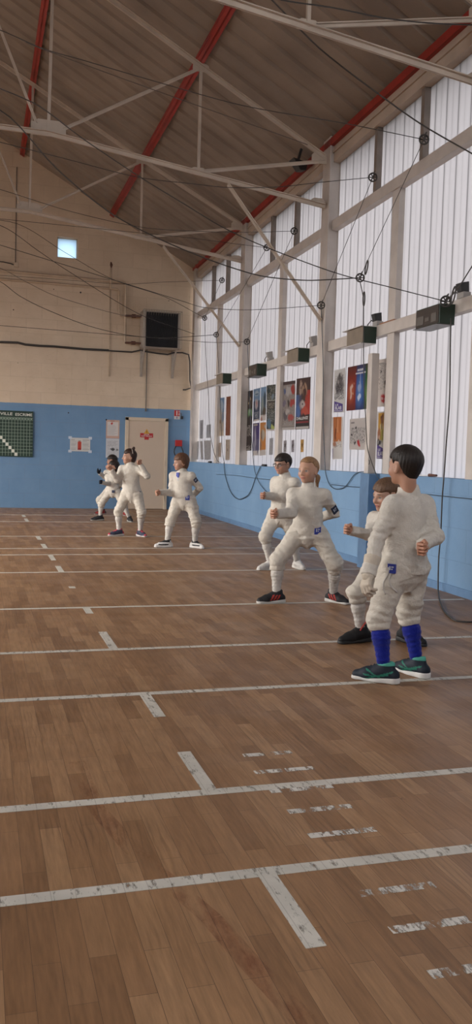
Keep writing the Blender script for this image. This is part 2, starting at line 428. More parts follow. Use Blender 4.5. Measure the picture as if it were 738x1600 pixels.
# ------------------------------------------------------------------ the hall
YB, YN, XL, XRIDGE = 18.62, -3.8, -7.4, -1.55
def roof_z(x):
    return 5.28+0.555*(4.25-x) if x >= XRIDGE else 5.28+0.555*(4.25-XRIDGE)-0.555*(XRIDGE-x)
floor = struct(MB().box(XL-0.3, 4.75, YN-0.3, YB+0.3, -0.12, 0.0).build('floor', 'floor'), 'worn brown parquet sports hall floor of narrow boards with white court lines')
# court lines, all on the floor
def line_box(x0, x1, y0, y1, mat, name='court_line', z=0.0015):
    tag(MB().box(x0, x1, y0, y1, 0.0002, z).build(name, mat, floor))
for yc, w, far in ((2.325,.052,0),(2.94,.05,0),(4.25,.05,0),(5.255,.05,0),(6.727,.05,1),(8.745,.05,1),(10.24,.05,1),(10.90,.05,1),(12.453,.055,1),(15.03,.06,1),(16.62,.06,1)):
    xe = {8.745: 4.16}.get(yc, WA+WB*yc-0.06)
    line_box(XL+1.2, xe, yc-w/2, yc+w/2, 'line_far' if far else 'line')
for y0, y1, far in ((1.925,2.30,0),(2.965,3.37,0),(3.855,4.226,0),(5.28,5.79,0),(6.47,6.70,1),(7.70,7.80,1),(8.77,9.22,1),(9.70,10.2,1),(10.93,11.42,1),(12.0,12.42,1),(15.06,15.7,1),(16.1,16.6,1)):
    line_box(0.782, 0.836, y0, y1, 'line_far' if far else 'line', 'dash_line', 0.0018)
for (xa, ya), (xb, yb) in (((380,1180),(456,1176)),((398,1207),(490,1200)),((422,1236),(520,1229)),((450,1268),(550,1260)),((482,1305),(588,1297)),((560,1395),(680,1384)),((610,1453),(738,1437)),((672,1523),(760,1510))):
    A, B = at_floor(xa, ya), at_floor(xb, yb); yc = (A[1]+B[1])/2
    line_box(A[0], B[0], yc-0.017, yc+0.017, 'line_ghost', 'faded_line', 0.0012)
mb = MB(); P = [at_floor(*p) for p in ((120,1190),(150,1262),(205,1325),(260,1375),(330,1435),(400,1515),(470,1590),(520,1660))]
for i in range(len(P)-1):
    a, b = P[i], P[i+1]; s = np.cross(b-a, (0,0,1)); s = s/np.linalg.norm(s)*0.03
    mb.add([a-s+[0,0,.001], a+s+[0,0,.001], b+s+[0,0,.001], b-s+[0,0,.001]], [(0,1,2,3)])
mb.build('faded_line', 'line_red', floor)

# back wall with the little square window hole
mb = MB()
def strip(x0, x1, z0=None, z1=None):
    za0 = 0 if z0 is None else z0
    ta, tb = (roof_z(x0)+0.02, roof_z(x1)+0.02) if z1 is None else (z1, z1)
    mb.hexa([(x0,YB,za0),(x1,YB,za0),(x1,YB+.25,za0),(x0,YB+.25,za0),(x0,YB,ta),(x1,YB,tb),(x1,YB+.25,tb),(x0,YB+.25,ta)])
strip(XL-.2, XRIDGE); strip(XRIDGE, 1.524); strip(1.524, 1.942, 0, 5.188); strip(1.524, 1.942, 5.602); strip(1.942, 4.75)
struct(mb.build('wall_back', 'wall_back'), 'end wall of painted blocks, beige above and blue below')
mb = MB(); mb.box(XL-.2, 4.75, YN-.25, YN, 0, 4.95)
struct(mb.build('wall_front', 'wall_back'), 'end wall behind the viewer')
w = struct(empty('window_6', (1.733, YB+.1, 5.395)), 'small square pale blue window high in the end wall')
M['skyglass'] = None
mt, nt, b_, N_, L_ = new_mat('pale_blue_pane'); tr_ = N_.new('ShaderNodeBsdfTranslucent'); tr_.inputs['Color'].default_value = (0.50, 0.62, 0.72, 1)
L_.new(tr_.outputs[0], N_['Material Output'].inputs['Surface']); M['skyglass'] = mt
MB().box(1.53,1.936,YB+.10,YB+.112,5.194,5.596).build('glass_pane', 'skyglass', w)
f = MB()
for a in ((1.524,1.540,5.188,5.602),(1.926,1.942,5.188,5.602),(1.524,1.942,5.188,5.204),(1.524,1.942,5.586,5.602)):
    f.box(a[0],a[1],YB+.06,YB+.14,a[2],a[3])
f.build('window_frame', 'plaster', w)

# right wall: low blue wall, then glazing in bays between steel columns
COLS = [18.42, 14.58, 10.665, 6.77, 2.87, -1.03]
mb = MB().wbox(YN, YB, 0, 1.05, -0.32, 0)
struct(mb.build('wall_right', 'wall_right'), 'low blue painted block wall below the windows')
mb = MB().wbox(YN, YB, 4.95, 5.24, -0.30, -0.05).wbox(YN, YB, 5.06, 5.09, -0.05, -0.03)
struct(mb.build('trim_1', 'fascia'), 'beige fascia board above the side windows')
struct(MB().wbox(YN, YB, 0, .075, 0, .014).build('baseboard_right', 'bluepost'), 'low blue skirting strip at the foot of the side wall')
for i, yc in enumerate(COLS):
    hw = 0.13 if i else 0.10
    mb = MB().wbox(yc-hw, yc+hw, 1.05, 5.27, -0.018, 0.0)          # inner flange
    mb.wbox(yc-hw, yc+hw, 1.05, 5.27, -0.16, -0.142)
    mb.wbox(yc-hw+.012, yc+hw-.012, 1.05, 5.25, -0.15, -0.01)        # boxed web
    struct(mb.build('column', 'steel', bevel=0.004), 'cream steel column between two window bays')
for i in range(len(COLS)-1):
    Y1, Y0 = COLS[i]-.12, COLS[i+1]+.12; ym = (COLS[i]+COLS[i+1])/2
    w = struct(empty('window_%d' % (i+1), WP(ym, 1.05, -0.14)), 'tall bay of milky channel glass in a cream steel frame')
    rows = [(1.05, 2.60), (2.68, 4.13), (4.21, 4.96)]
    for r, (z0, z1) in enumerate(rows):
        cuts = [Y0, ym, Y1] if r < 2 else [Y0, Y0+(Y1-Y0)*.35, Y0+(Y1-Y0)*.66, Y1]
        for k in range(len(cuts)-1):
            MB().wbox(cuts[k]+.012, cuts[k+1]-.012, z0, z1, -0.150, -0.144).build('glass_pane', 'glass', w)
            if r == 2 and k:
                MB().wbox(cuts[k]-.035, cuts[k]+.035, z0, z1, -0.15, -0.075).build('upper_mullion', 'sash', w)
    for z0, z1 in ((2.575, 2.70), (4.10, 4.225)):
        MB().wbox(Y0, Y1, z0, z1, -0.15, -0.055).build('transom', 'steel', w, bevel=0.004)
    MB().wbox(ym-.085, ym+.085, 1.05, 4.12, -0.15, -0.075).build('mullion', 'steel', w, bevel=0.004)
# left wall with a matching open window band (outside the picture)
mb = MB().box(XL-.25, XL, YN, YB, 0, 1.05).box(XL-.25, XL, YN, YB, 4.95, 5.15).box(XL-.25, XL, YN, 5.2, 1.05, 4.95)  # last box closes the near stretch, added to keep daylight off the foreground floor
struct(mb.build('wall_left', 'wall_right'), 'unseen blue left wall with a solid near stretch added to darken the foreground')

# roof sheets with ribs running down the slope
def roof_sheet(xa, xb, name):
    mb = MB(); pitch = 0.36; y = YN; prof = []
    while y < YB+.1:
        prof += [(y, 0), (y+.10, 0), (y+.13, .034), (y+.23, .034), (y+.26, 0)]
        y += pitch
    vs = []; 
    for (yy, dz) in prof:
        vs += [(xa, yy, roof_z(xa)+.01+dz), (xb, yy, roof_z(xb)+.01+dz)]
    n = len(prof)
    mb.add(vs, [(2*i, 2*i+1, 2*i+3, 2*i+2) for i in range(n-1)])
    mb.add([(xa,YN,roof_z(xa)+.08),(xb,YN,roof_z(xb)+.08),(xb,YB+.2,roof_z(xb)+.08),(xa,YB+.2,roof_z(xa)+.08)], [(0,1,2,3)])
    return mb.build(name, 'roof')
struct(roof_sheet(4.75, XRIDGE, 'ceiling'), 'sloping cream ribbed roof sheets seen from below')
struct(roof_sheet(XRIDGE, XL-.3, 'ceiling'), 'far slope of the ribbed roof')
def purlin(name, x, d=.062, wd=.085):
    z = roof_z(x); s = 0.555 if x < XRIDGE else -0.555
    mb = MB()
    for (x0, x1, z0, z1) in ((-wd/2, wd/2, -.012, 0), (-.009, .009, -d, 0), (-wd/2, wd/2, -d, -d+.012)):
        mb.hexa([(x+x0,YN,z+z0+s*x0),(x+x1,YN,z+z0+s*x1),(x+x1,YB,z+z0+s*x1),(x+x0,YB,z+z0+s*x0),
                 (x+x0,YN,z+z1+s*x0),(x+x1,YN,z+z1+s*x1),(x+x1,YB,z+z1+s*x1),(x+x0,YB,z+z1+s*x0)])
    return struct(mb.build(name, 'red'), 'long red steel purlin carrying the roof')
for x in (2.63, 0.80, -1.03, -2.3, -4.1, -5.9): purlin('purlin', x)
mb = MB().wbox(YN, YB, 5.15, 5.24, -0.05, 0.0)
struct(mb.build('purlin', 'red'), 'long red steel purlin along the top of the windows')

# ------------------------------------------------------------------ roof trusses
def truss(Y, label, dz=0.0, brace=True, xw=4.2):
    t = empty('roof_truss', (0.75, Y, 4.9+dz), label, 'truss', 'white steel roof trusses')
    def B(name, pts, w_, h_, dbl=True):
        mb = MB()
        for a, b in zip(pts[:-1], pts[1:]):
            a3, b3 = (a[0], Y, a[1]+dz), (b[0], Y, b[1]+dz)
            if dbl:                                   # a pair of angle irons back to back
                for s in (-1, 1):
                    o_ = np.array([0, s*(w_*.19+.004), 0])
                    mb.bar(np.array(a3)+o_, np.array(b3)+o_, w_*.36, .010)
                    mb.bar(np.array(a3)+o_*.35+[0,0,-h_*.30], np.array(b3)+o_*.35+[0,0,-h_*.30], h_*.14, h_*.62)
            else: mb.bar(a3, b3, w_*.7, h_*.7)
        return mb.build(name, 'truss', t)
    xm = lambda p: (2*XRIDGE-p[0], p[1])
    gus, nb, nk, end = (0.75, 5.01), (2.55, 4.755), (2.95, 4.695), (xw, 4.545)
    B('bottom_chord', [xm(end), xm(gus), gus, end], .10, .075)
    top = [(xw-.03, 5.16), (2.55, 6.03), (0.80, 6.97), (XRIDGE, 8.22)]
    B('top_chord', top+[xm(p) for p in top[-2::-1]], .10, .075)
    for f_ in (lambda p: p, xm):
        B('vertical', [f_(nb), f_((2.55, 5.99))], .045, .05, False)
        B('vertical', [f_(gus), f_((0.78, 6.93))], .05, .05, False)
        B('diagonal', [f_((0.92, 5.07)), f_((2.50, 5.98))], .05, .05)
        B('diagonal', [f_((0.62, 5.09)), f_((-0.42, 7.55))], .05, .05)
        B('strut', [f_((2.62, 4.79)), f_((xw-.03, 5.10))], .06, .055)
        if brace: B('knee_brace', [f_((2.93, 4.67)), f_((xw, 3.10))], .07, .06)
        mb = MB()
        for g, a, b in ((gus, .20, .13), (nb, .10, .06), ((2.55, 5.98), .10, .07), ((xw-.1, 5.09), .10, .10), ((xw-.1, 4.56), .09, .06)):
            q = [(g[0]-a, g[1]-b*.4), (g[0]+a, g[1]-b*.4), (g[0]+a, g[1]+b*.6), (g[0]+a*.6, g[1]+b), (g[0]-a*.6, g[1]+b), (g[0]-a, g[1]+b*.6)]
            q = [f_(p) for p in q]
            mb.prism([(p[0], Y-.007, p[1]+dz) for p in q], (0, .014, 0))
            mb_ = MB().prism([(p[0], Y-.007, p[1]+dz) for p in q], (0, .014, 0))
            mb_.build('gusset_plate', 'truss', t)
    return t
truss(14.58, 'cream steel roof truss nearest the end wall', xw=4.30)
truss(10.62, 'middle cream steel roof truss, its knee brace on the nearest full column', dz=-.115, xw=4.22)
truss(6.92, 'nearest cream steel roof truss crossing the top right corner', dz=-.05, brace=False, xw=4.22)

# ------------------------------------------------------------------ door and things on the end wall
d = struct(empty('door_1', (3.47, YB, 0)), 'cream single door in the blue end wall')
mb = MB()
for a in ((3.005,3.075,0,1.96),(3.865,3.935,0,1.96),(3.005,3.935,1.895,1.965)): mb.box(a[0],a[1],YB-.05,YB,a[2],a[3])
mb.build('door_frame', 'doorframe', d, bevel=.004)
MB().box(3.075,3.865,YB-.035,YB-.002,.008,1.895).build('door_leaf', 'door', d, bevel=.003)
for z in (.25, 1.0, 1.66): MB().cyl((3.867,YB-.058,z-.05),(3.867,YB-.058,z+.05),.009,8).build('hinge', 'doorframe', d)
MB().box(3.10,3.135,YB-.045,YB-.034,.95,1.13).box(3.105,3.23,YB-.075,YB-.058,1.03,1.05).box(3.108,3.125,YB-.07,YB-.04,1.03,1.05).build('door_handle', 'grey', d)
s = empty('door_sign', (3.465,YB-.037,1.6), 'red warning sign with a yellow triangle on the cream door', 'sign')
mb = MB().box(3.327,3.607,YB-.040,YB-.036,1.542,1.635); mb.build('sign_plate', 'signred', s)
MB().box(3.42,3.515,YB-.040,YB-.036,1.495,1.542).build('lower_plate', 'signred', s)
MB().prism([(3.405,YB-.044,1.622),(3.525,YB-.044,1.622),(3.465,YB-.044,1.725)], (0,.004,0)).build('warning_triangle', 'signyellow', s)
MB().box(3.460,3.470,YB-.0455,YB-.044,1.652,1.69).box(3.460,3.470,YB-.0455,YB-.044,1.634,1.645).build('exclamation_mark', 'black', s)
text_mesh('lettering', 'LOCAL', .024, s, 'white', (3.405,YB-.0405,1.596), (1,0,0), (0,0,1), .12)
text_mesh('lettering', 'ELECTRIQUE', .026, s, 'white', (3.355,YB-.0405,1.557), (1,0,0), (0,0,1), .225)

# green pool board
bd = empty('result_board', (0.7,YB-.03,1.06), 'dark green gridded results board reading VILLE ESCRIME on the blue wall', 'board')
bx0, bx1, bz0, bz1 = -0.42, 1.088, 1.06, 2.0
MB().box(bx0,bx1,YB-.03,YB,bz0,bz1).build('panel', 'boardgreen', bd, bevel=.003)
mb = MB(); cw = 0.0605; yb = YB-.0315
gz1, gz0 = 1.862, 1.075
k = 0; x = 1.082
xs = []
while x > bx0+.02: xs.append(x); x -= cw
for x in xs[1:]: mb.box(x-.003,x+.003,yb,yb+.002,gz0,gz1)
zs = [gz1]; z = 1.815
while z > gz0+.02: zs.append(z); z -= 0.0672
for z in zs: mb.box(bx0+.01,1.082,yb,yb+.002,z-.003,z+.003)
mb.build('grid_lines', 'boardline', bd)
mb = MB(); c0 = 5
for q in range(8):                                   # the pale diagonal of filled squares
    x1_ = xs[c0+q]; zt = zs[-1]+.0672*q
    mb.box(x1_-cw+.002,x1_-.002,yb-.0006,yb+.001,zt-.0672+.002 if q else gz0,zt-.002)
mb.build('filled_squares', 'boardtext', bd)
for i, x in enumerate(xs[:-1]):
    MB().box(x-cw*.78,x-cw*.25,yb-.0004,yb+.001,1.828,1.850).build('header_mark', 'boardline', bd)
text_mesh('lettering', 'VILLE', .056, bd, 'boardtext', (0.425,YB-.0305,1.905), (1,0,0), (0,0,1), .245)
text_mesh('lettering', 'ESCRIME', .056, bd, 'boardtext', (0.728,YB-.0305,1.898), (1,0,0), (0,0,1), .338)

# painted sheets ---------------------------------------------------
class Paint:
    def __init__(s, nu, nv, base):
        s.nu, s.nv = nu, nv; s.u, s.v = np.meshgrid(np.linspace(0,1,nu), np.linspace(0,1,nv)); s.c = np.ones((nv, nu, 3))*np.array(base)
        g = lambda a, b, c: np.sin(s.u*a+c)*np.cos(s.v*b+c*1.7)+.5*np.sin(s.u*a*2.3+s.v*b*1.9+c)
        s.wu = s.u+.035*g(9, 13, nu*.7); s.wv = s.v+.022*g(11, 15, nv*.9+1)
    def mix(s, m_, c): m_ = np.clip(m_, 0, 1)[..., None]; s.c = s.c*(1-m_)+np.array(c)*m_; return s
    def rect(s, u0, u1, v0, v1, c, a=1.0): return s.mix(((s.u>=u0)&(s.u<=u1)&(s.v>=v0)&(s.v<=v1))*a, c)
    def blob(s, u, v, ru, rv, c, a=1.0, hard=1.0):
        d_ = np.sqrt(((s.wu-u)/ru)**2+((s.wv-v)/rv)**2); return s.mix(np.clip((1-d_)*3*hard, 0, 1)*a, c)
    def speck(s, u0, u1, v0, v1, c, p, seed, a=1.0):
        r_ = np.random.RandomState(seed); m_ = (r_.rand(s.nv, s.nu) < p)
        return s.mix((m_ & (s.u>=u0)&(s.u<=u1)&(s.v>=v0)&(s.v<=v1))*a, c)
    def lines(s, u0, u1, v0, v1, n, c, a=.8, seed=1):
        r_ = np.random.RandomState(seed)
        for k in range(n):
            vv = v0+(v1-v0)*(k+.5)/n; s.rect(u0, u0+(u1-u0)*(.6+.4*r_.rand()), vv-(v1-v0)/n*.28, vv+(v1-v0)/n*.28, c, a)
        return s
    def grad(s, v0, v1, c0, c1):
        t_ = np.clip((s.v-v0)/(v1-v0), 0, 1)[..., None]; s.c = np.array(c0)*(1-t_)+np.array(c1)*t_; return s
def sheet(name, P, quad, mat, parent, bow=0.0, nrm=None):
    """P painted grid on quad (bottom-left, bottom-right, top-right, top-left), a sheet with real thickness"""
    q = [np.array(p, float) for p in quad]; mb = MB(); nu, nv = P.nu, P.nv
    uu, vv = P.u[..., None], P.v[..., None]
    G = (q[0]*(1-uu)+q[1]*uu)*(1-vv)+(q[3]*(1-uu)+q[2]*uu)*vv
    n_ = np.cross(q[1]-q[0], q[3]-q[0]); n_ /= np.linalg.norm(n_)
    if bow: G = G+n_*(bow*np.sin(np.pi*uu)*(0.3+0.7*vv*0+0.7*(1-vv)))
    v = G.reshape(-1, 3); nn = nu*nv
    idx = lambda i, j: j*nu+i
    F = [(idx(i,j), idx(i+1,j), idx(i+1,j+1), idx(i,j+1)) for j in range(nv-1) for i in range(nu-1)]
    mb.v = [tuple(p) for p in v]+[tuple(p-n_*.0012) for p in v]
    back = [(a+nn, d_+nn, c_+nn, b_+nn) for a, b_, c_, d_ in F]
    rim = [idx(i,0) for i in range(nu)]+[idx(nu-1,j) for j in range(1,nv)]+[idx(i,nv-1) for i in range(nu-2,-1,-1)]+[idx(0,j) for j in range(nv-2,0,-1)]
    edge = [(rim[k]+nn, rim[(k+1) % len(rim)]+nn, rim[(k+1) % len(rim)], rim[k]) for k in range(len(rim))]
    mb.f = F+back+edge; mb.c = np.r_[P.c.reshape(-1,3), P.c.reshape(-1,3)]
    return mb.build(name, mat, parent)
def backsheet(name, P, x0, x1, z0, z1, label, cat, parent=None, y=YB-.004):
    r_ = empty(name, ((x0+x1)/2, y, z0), label, cat)
    sheet('printed_sheet', P, [(x0,y,z0),(x1,y,z0),(x1,y,z1),(x0,y,z1)], 'notice', r_)
    return r_
P = Paint(34, 24, (.56,.55,.52)).rect(.38,.55,.12,.72,(.42,.05,.03)).rect(.38,.55,.12,.24,(.28,.02,.02)).rect(.40,.53,.72,.80,(.35,.2,.15))
P.lines(.05,.33,.1,.9,7,(.36,.35,.34),.8,3).lines(.62,.95,.1,.9,7,(.36,.35,.34),.8,4)
n = backsheet('safety_notice', P, 1.85, 2.27, 1.205, 1.488, 'white fire extinguisher notice taped by its corners to the blue wall', 'notice')
for x, z in ((1.85,1.488),(2.27,1.488),(1.85,1.205),(2.27,1.205)):
    MB().box(x-.035,x+.035,YB-.007,YB-.0055,z-.028,z+.028).build('tape', 'tape', n)
P = Paint(26, 34, (.60,.56,.53)).rect(0,1,.9,1,(.52,.36,.29)).rect(0,.1,0,1,(.52,.38,.31)).rect(.9,1,0,1,(.52,.38,.31)).rect(0,1,0,.13,(.52,.34,.27)).blob(.42,.82,.10,.07,(.45,.04,.03)).lines(.16,.86,.18,.74,9,(.42,.41,.40),.7,5).rect(.3,.6,.91,.95,(.35,.1,.08))
n = backsheet('safety_notice', P, 2.598, 2.885, 1.50, 1.89, 'upper pink bordered notice left of the cream door', 'notice')
MB().box(2.585,2.615,YB-.009,YB-.0055,1.875,1.905).build('tape', 'black', n)
P = Paint(26, 36, (.54,.54,.55)).speck(.1,.9,.1,.9,(.42,.42,.43),.4,6).blob(.5,.44,.2,.08,(.06,.06,.06)).blob(.86,.40,.1,.05,(.1,.1,.1)).lines(.1,.9,.6,.9,4,(.42,.41,.42),.7,7).lines(.1,.9,.08,.32,4,(.44,.44,.44),.7,8)
backsheet('safety_notice', P, 2.603, 2.885, 1.09, 1.495, 'lower grey notice with a dark figure left of the cream door', 'notice', y=YB-.003)
P = Paint(24, 28, (.58,.57,.56)).rect(.02,.98,.36,1,(.45,.03,.03)).rect(.36,.56,.42,.96,(.66,.62,.6)).rect(.72,.95,.48,.56,(.6,.5,.5)).rect(.72,.95,.66,.74,(.6,.5,.5)).rect(.72,.95,.84,.92,(.6,.5,.5)).blob(.5,.18,.10,.12,(.16,.1,.3)).rect(.45,.55,.05,.3,(.16,.1,.3))
s = backsheet('fire_point_sign', P, 4.065, 4.195, 1.958, 2.152, 'small red and white fire point sign high right of the door', 'sign')
t = empty('wall_switch', (4.235,YB-.03,2.0), 'small dark switch beside the red and white sign', 'switch')
MB().box(4.212,4.262,YB-.04,YB,1.965,2.03).build('switch_box', 'black', t, bevel=.004)
MB().cyl((4.225,YB-.02,2.03),(4.212,YB-.02,2.10),.008,6).build('lead', 'wire', t)
t = empty('fire_alarm_box', (4.17,YB-.06,1.38), 'red box with a dark looped lead on the blue wall right of the door', 'alarm')
MB().box(4.10,4.245,YB-.07,YB,1.375,1.51).build('case', 'signred', t, bevel=.006)
mb = MB(); lp = [(4.115,1.38),(4.085,1.31),(4.078,1.25),(4.095,1.19),(4.135,1.135),(4.19,1.11),(4.245,1.14),(4.28,1.20),(4.275,1.27),(4.25,1.33),(4.23,1.38)]
mb.tube([(x,YB-.04,z) for x, z in lp], .012, 8); mb.build('lead', 'black', t, smooth=True)

# unit heater with its pipes
h = empty('unit_heater', (3.7,YB,3.4), 'black finned unit heater on brackets high on the beige wall', 'heater')
hx0, hx1, hz0, hz1, hy = 3.34, 4.02, 3.44, 4.15, YB-.40
mb = MB().box(hx0-.07,hx0,hy+.02,YB-.06,hz0-.02,hz1+.02).box(hx1,hx1+.05,hy+.02,YB-.06,hz0-.02,hz1+.02).box(hx0-.07,hx1+.05,hy+.02,YB-.06,hz1,hz1+.03).box(hx0-.07,hx1+.05,hy+.02,YB-.06,hz0-.03,hz0).box(hx0,hx1,hy+.12,YB-.06,hz0,hz1)
mb.build('casing', 'rad_case', h, bevel=.004)
for k in range(26):
    x = hx0+.012+(hx1-hx0-.024)*k/25
    MB().box(x-.006,x+.006,hy,hy+.13,hz0,hz1).build('fin', 'rad_fin', h)
mb = MB()
for x in (hx0-.06,hx1+.045,hx1+.075): mb.tube([(x,hy-.05,hz0-.03),(x,hy-.05,hz1+.045)], .007, 6)
for z in (hz1+.04,hz0-.02): mb.tube([(hx0-.06,hy-.05,z),(hx1+.075,hy-.05,z)], .007, 6)
for x in (hx0-.06,hx1+.075):
    for z in (hz1+.04,hz0-.02): mb.tube([(x,hy-.05,z),(x,hy+.1,z)], .007, 6)
for k in range(14):
    x = hx0+(hx1-hx0)*k/13; mb.tube([(x,hy-.05,hz1+.04),(x,hy+.03,hz1-.06)], .004, 5)
mb.build('wire_guard', 'rad_guard', h)
for x in (hx0-.02,hx1-.02):
    MB().bar((x,YB-.02,2.83),(x,YB-.02,3.42),.05,.03,(0,1,0)).bar((x,YB-.02,2.86),(x,hy+.06,3.40),.04,.03,(1,0,0)).box(x-.025,x+.025,hy+.02,YB,3.395,3.415).build('bracket', 'rad_case', h)
for z in (4.08, 3.52):
    MB().tube([(2.95,YB-.10,z),(3.05,YB-.12,z),(3.28,YB-.2,z-.005)],.022,10).tube([(3.08,YB-.125,z),(3.16,YB-.155,z)],.038,8).build('valve', 'rust', h)
pp = empty('heating_pipe', (1.5,YB-.06,4.8), 'upper beige heating pipe along the end wall, turning down to the heater', 'pipe')
MB().tube([(XL+.5,YB-.06,4.95),(0.39,YB-.06,4.805),(2.90,YB-.06,4.775),(2.95,YB-.06,4.745),(2.955,YB-.06,4.0),(2.955,YB-.07,3.56),(2.97,YB-.1,3.52)],.024,10).build('pipe_run', 'pipe', pp, smooth=True)
pp = empty('heating_pipe', (1.5,YB-.06,4.63), 'lower beige heating pipe on the end wall, ending at the upper heater valve', 'pipe')
MB().tube([(XL+.5,YB-.06,4.70),(0.39,YB-.06,4.635),(2.77,YB-.06,4.625),(2.815,YB-.06,4.595),(2.825,YB-.06,4.15),(2.85,YB-.08,4.09),(2.95,YB-.1,4.08)],.022,10).build('pipe_run', 'pipe', pp, smooth=True)
pp = empty('vent_pipe', (2.64,YB-.03,4), 'thin vertical pipe with a dark air vent crossing the heating pipes', 'pipe')
MB().tube([(2.625,YB-.11,4.60),(2.628,YB-.11,5.04)],.022,10).tube([(2.64,YB-.02,2.80),(2.635,YB-.02,4.62)],.012,8).build('riser', 'pipe', pp, smooth=True)
MB().tube([(2.63,YB-.11,5.04),(2.63,YB-.11,5.10),(2.62,YB-.11,5.16)],[.012,.03,.012],8).build('air_vent', 'rust', pp)
t = empty('junction_box', (.70,YB-.03,4.95), 'small cream junction box below a vertical conduit on the end wall', 'junction box')
MB().box(.665,.755,YB-.05,YB,4.905,4.995).build('case', 'doorframe', t, bevel=.006)
MB().tube([(.695,YB-.012,4.99),(.70,YB-.012,6.9)],.009,6).build('conduit', 'wire_pale', t)
MB().tube([(.66,YB-.03,4.945),(.60,YB-.03,4.965),(.45,YB-.03,4.985),(.1,YB-.03,4.99),(-.6,YB-.03,5.0)],.011,6).build('lead', 'wire', t)
t = empty('wall_conduit', (3.44,YB-.02,2.8), 'thin conduit running from the heater down to the blue paint', 'conduit')
MB().tube([(3.435,YB-.03,3.43),(3.44,YB-.02,3.3),(3.44,YB-.015,2.14)],.010,6).tube([(3.44,YB-.02,2.10),(3.44,YB-.02,2.15)],.018,8).build('conduit_run', 'wire_pale', t)
t = empty('wall_cable', (1.5,YB-.02,3.37), 'black cable bundle sagging along the end wall below the heater', 'cable')
mb = MB(); pts = [(XL+1,YB-.03,3.42),(-.5,YB-.03,3.39)]+[tuple(at_back(x,y,YB-.03)) for x,y in ((0,535),(28,536),(40,539),(62,541),(85,542),(130,546),(170,548),(206,550),(220,547),(226,549),(245,552),(262,554),(272,551),(285,551),(295,554),(297,565),(297,594),(299,606),(290,609),(286,609))]
mb.tube(pts,.017,6).tube([tuple(np.array(p)+[0,-.02,.018]) for p in pts[2:9]],.012,6); mb.build('cable_run', 'wire', t, smooth=True)
# a few old fixing holes
for i, (x, y, r_) in enumerate(((126,457,.018),(84,452,.010),(21,484,.012),(28,567,.008),(107,645,.014),(264,470,.010))):
    p = at_back(x, y, YB-.002); tag(MB().cyl((p[0],YB-.006,p[2]),(p[0],YB+.01,p[2]),r_,10).build('wall_plug', 'black'), ['large dark wall plug below the heating pipes','small wall plug left of the larger plug under the pipes','wall plug at the left, between pipes and black cable','small wall plug below the black cable at the left','wall plug in the blue paint above the fire extinguisher notice','small wall plug above the unit heater'][i], 'plug')
# ------------------------------------------------------------------ things on the window side
t = empty('net_post', WP(8.82, 0, .05), 'square steel post against the side wall, blue below and cream above', 'post')
MB().wbox(8.70, 8.93, 0, 1.05, 0.0, .13).build('lower_post', 'bluepost', t, bevel=.008)
MB().wbox(8.86, 8.97, 1.05, 2.37, -.02, .07).build('upper_post', 'steel', t, bevel=.006)

def score_box(Y, dark, label):
    zc0, zc1 = 2.50, 2.685
    if dark: zc0, zc1 = 2.475, 2.66
    t = empty('scoring_box', WP(Y+.2, zc0, 0), label, 'scoring box', 'fencing scoring boxes on the window rail')
    n0, n1 = -.055, .105; L = .47
    MB().wbox(Y, Y+L, zc0, zc1, n0, n1).build('case', 'box_green', t, bevel=.004)
    if dark:
        MB().wbox(Y+.01, Y+L-.01, zc0+.012, zc1-.012, n1, n1+.006).build('front_panel', 'box_dark', t)
        for a, b, c, d_ in ((.05,.15,.03,.11),(.30,.44,.03,.11)):
            MB().wbox(Y+a, Y+b, zc0+c, zc0+d_, n1+.006, n1+.009).build('display', 'box_grey', t)
        MB().wbox(Y+.19, Y+.27, zc0+.05, zc0+.085, n1+.006, n1+.009).build('display', 'box_grey', t)
        MB().wbox(Y, Y+L, zc0-.006, zc0, n0, n1+.03).build('lid', 'box_dark', t)
    else:
        MB().wbox(Y+.005, Y+L-.005, zc0+.01, zc1-.005, n1, n1+.006).build('front_panel', 'box_tan', t)
        MB().wbox(Y-.0, Y+L+.10, zc1, zc1+.006, n0, n1+.03).build('lid', 'box_lid', t)
        MB().wbox(Y-.0, Y+L+.10, zc0-.006, zc0, n0, n1+.03).build('lid', 'box_lid', t)
    return t
score_box(7.30, True, 'dark scoring box with display panels, nearest the viewer')
score_box(9.04, False, 'tan fronted scoring box with a green end above the three colour poster')
score_box(11.22, False, 'tan scoring box with a green end above the red and blue portrait poster')
score_box(13.17, True, 'dark brown scoring box above the tall black poster')
score_box(15.32, False, 'small tan scoring box in the farthest window bay')
def rail_lamp(x, y, label, dark):
    p = at_wall(x, y, -.07); Y = p[1]
    t = empty('clip_lamp', WP(Y, 2.70, -.08), label, 'lamp', 'small clip lamps on the window rail')
    MB().wbox(Y-.06, Y+.06, 2.70, 2.755, -.13, -.05).build('base', 'grey', t, bevel=.004)
    a = np.array(WP(Y, 2.755, -.09)); mb = MB()
    mb.hexa([a+np.array(v) for v in ((-.05,-.045,.0),(.03,-.045,.0),(.03,.035,.0),(-.05,.035,.0),(-.075,-.06,.075),(.015,-.06,.095),(.015,.03,.095),(-.075,.03,.075))])
    mb.build('lamp_head', 'black' if dark else 'grey', t, bevel=.005)
    MB().tube([a+np.array(v) for v in ((0,.05,-.02),(-.02,.13,.03),(-.03,.20,-.01),(-.01,.24,-.06))], .006, 6).build('lead', 'wire', t, smooth=True)
rail_lamp(722, 466, 'small dark clip lamp on the rail beside the nearest scoring box', True)
rail_lamp(588, 508, 'small dark clip lamp right of the second scoring box', True)
rail_lamp(489, 540, 'grey clip lamp on the rail against the nearest full column', False)
rail_lamp(421, 561, 'grey clip lamp right of the dark brown scoring box', False)
t = tag(MB().wbox(8.62, 8.98, 2.700, 2.715, -.11, -.06).build('wood_strip', 'brownwood'), 'thin brown wooden strip lying on the window rail', 'strip')

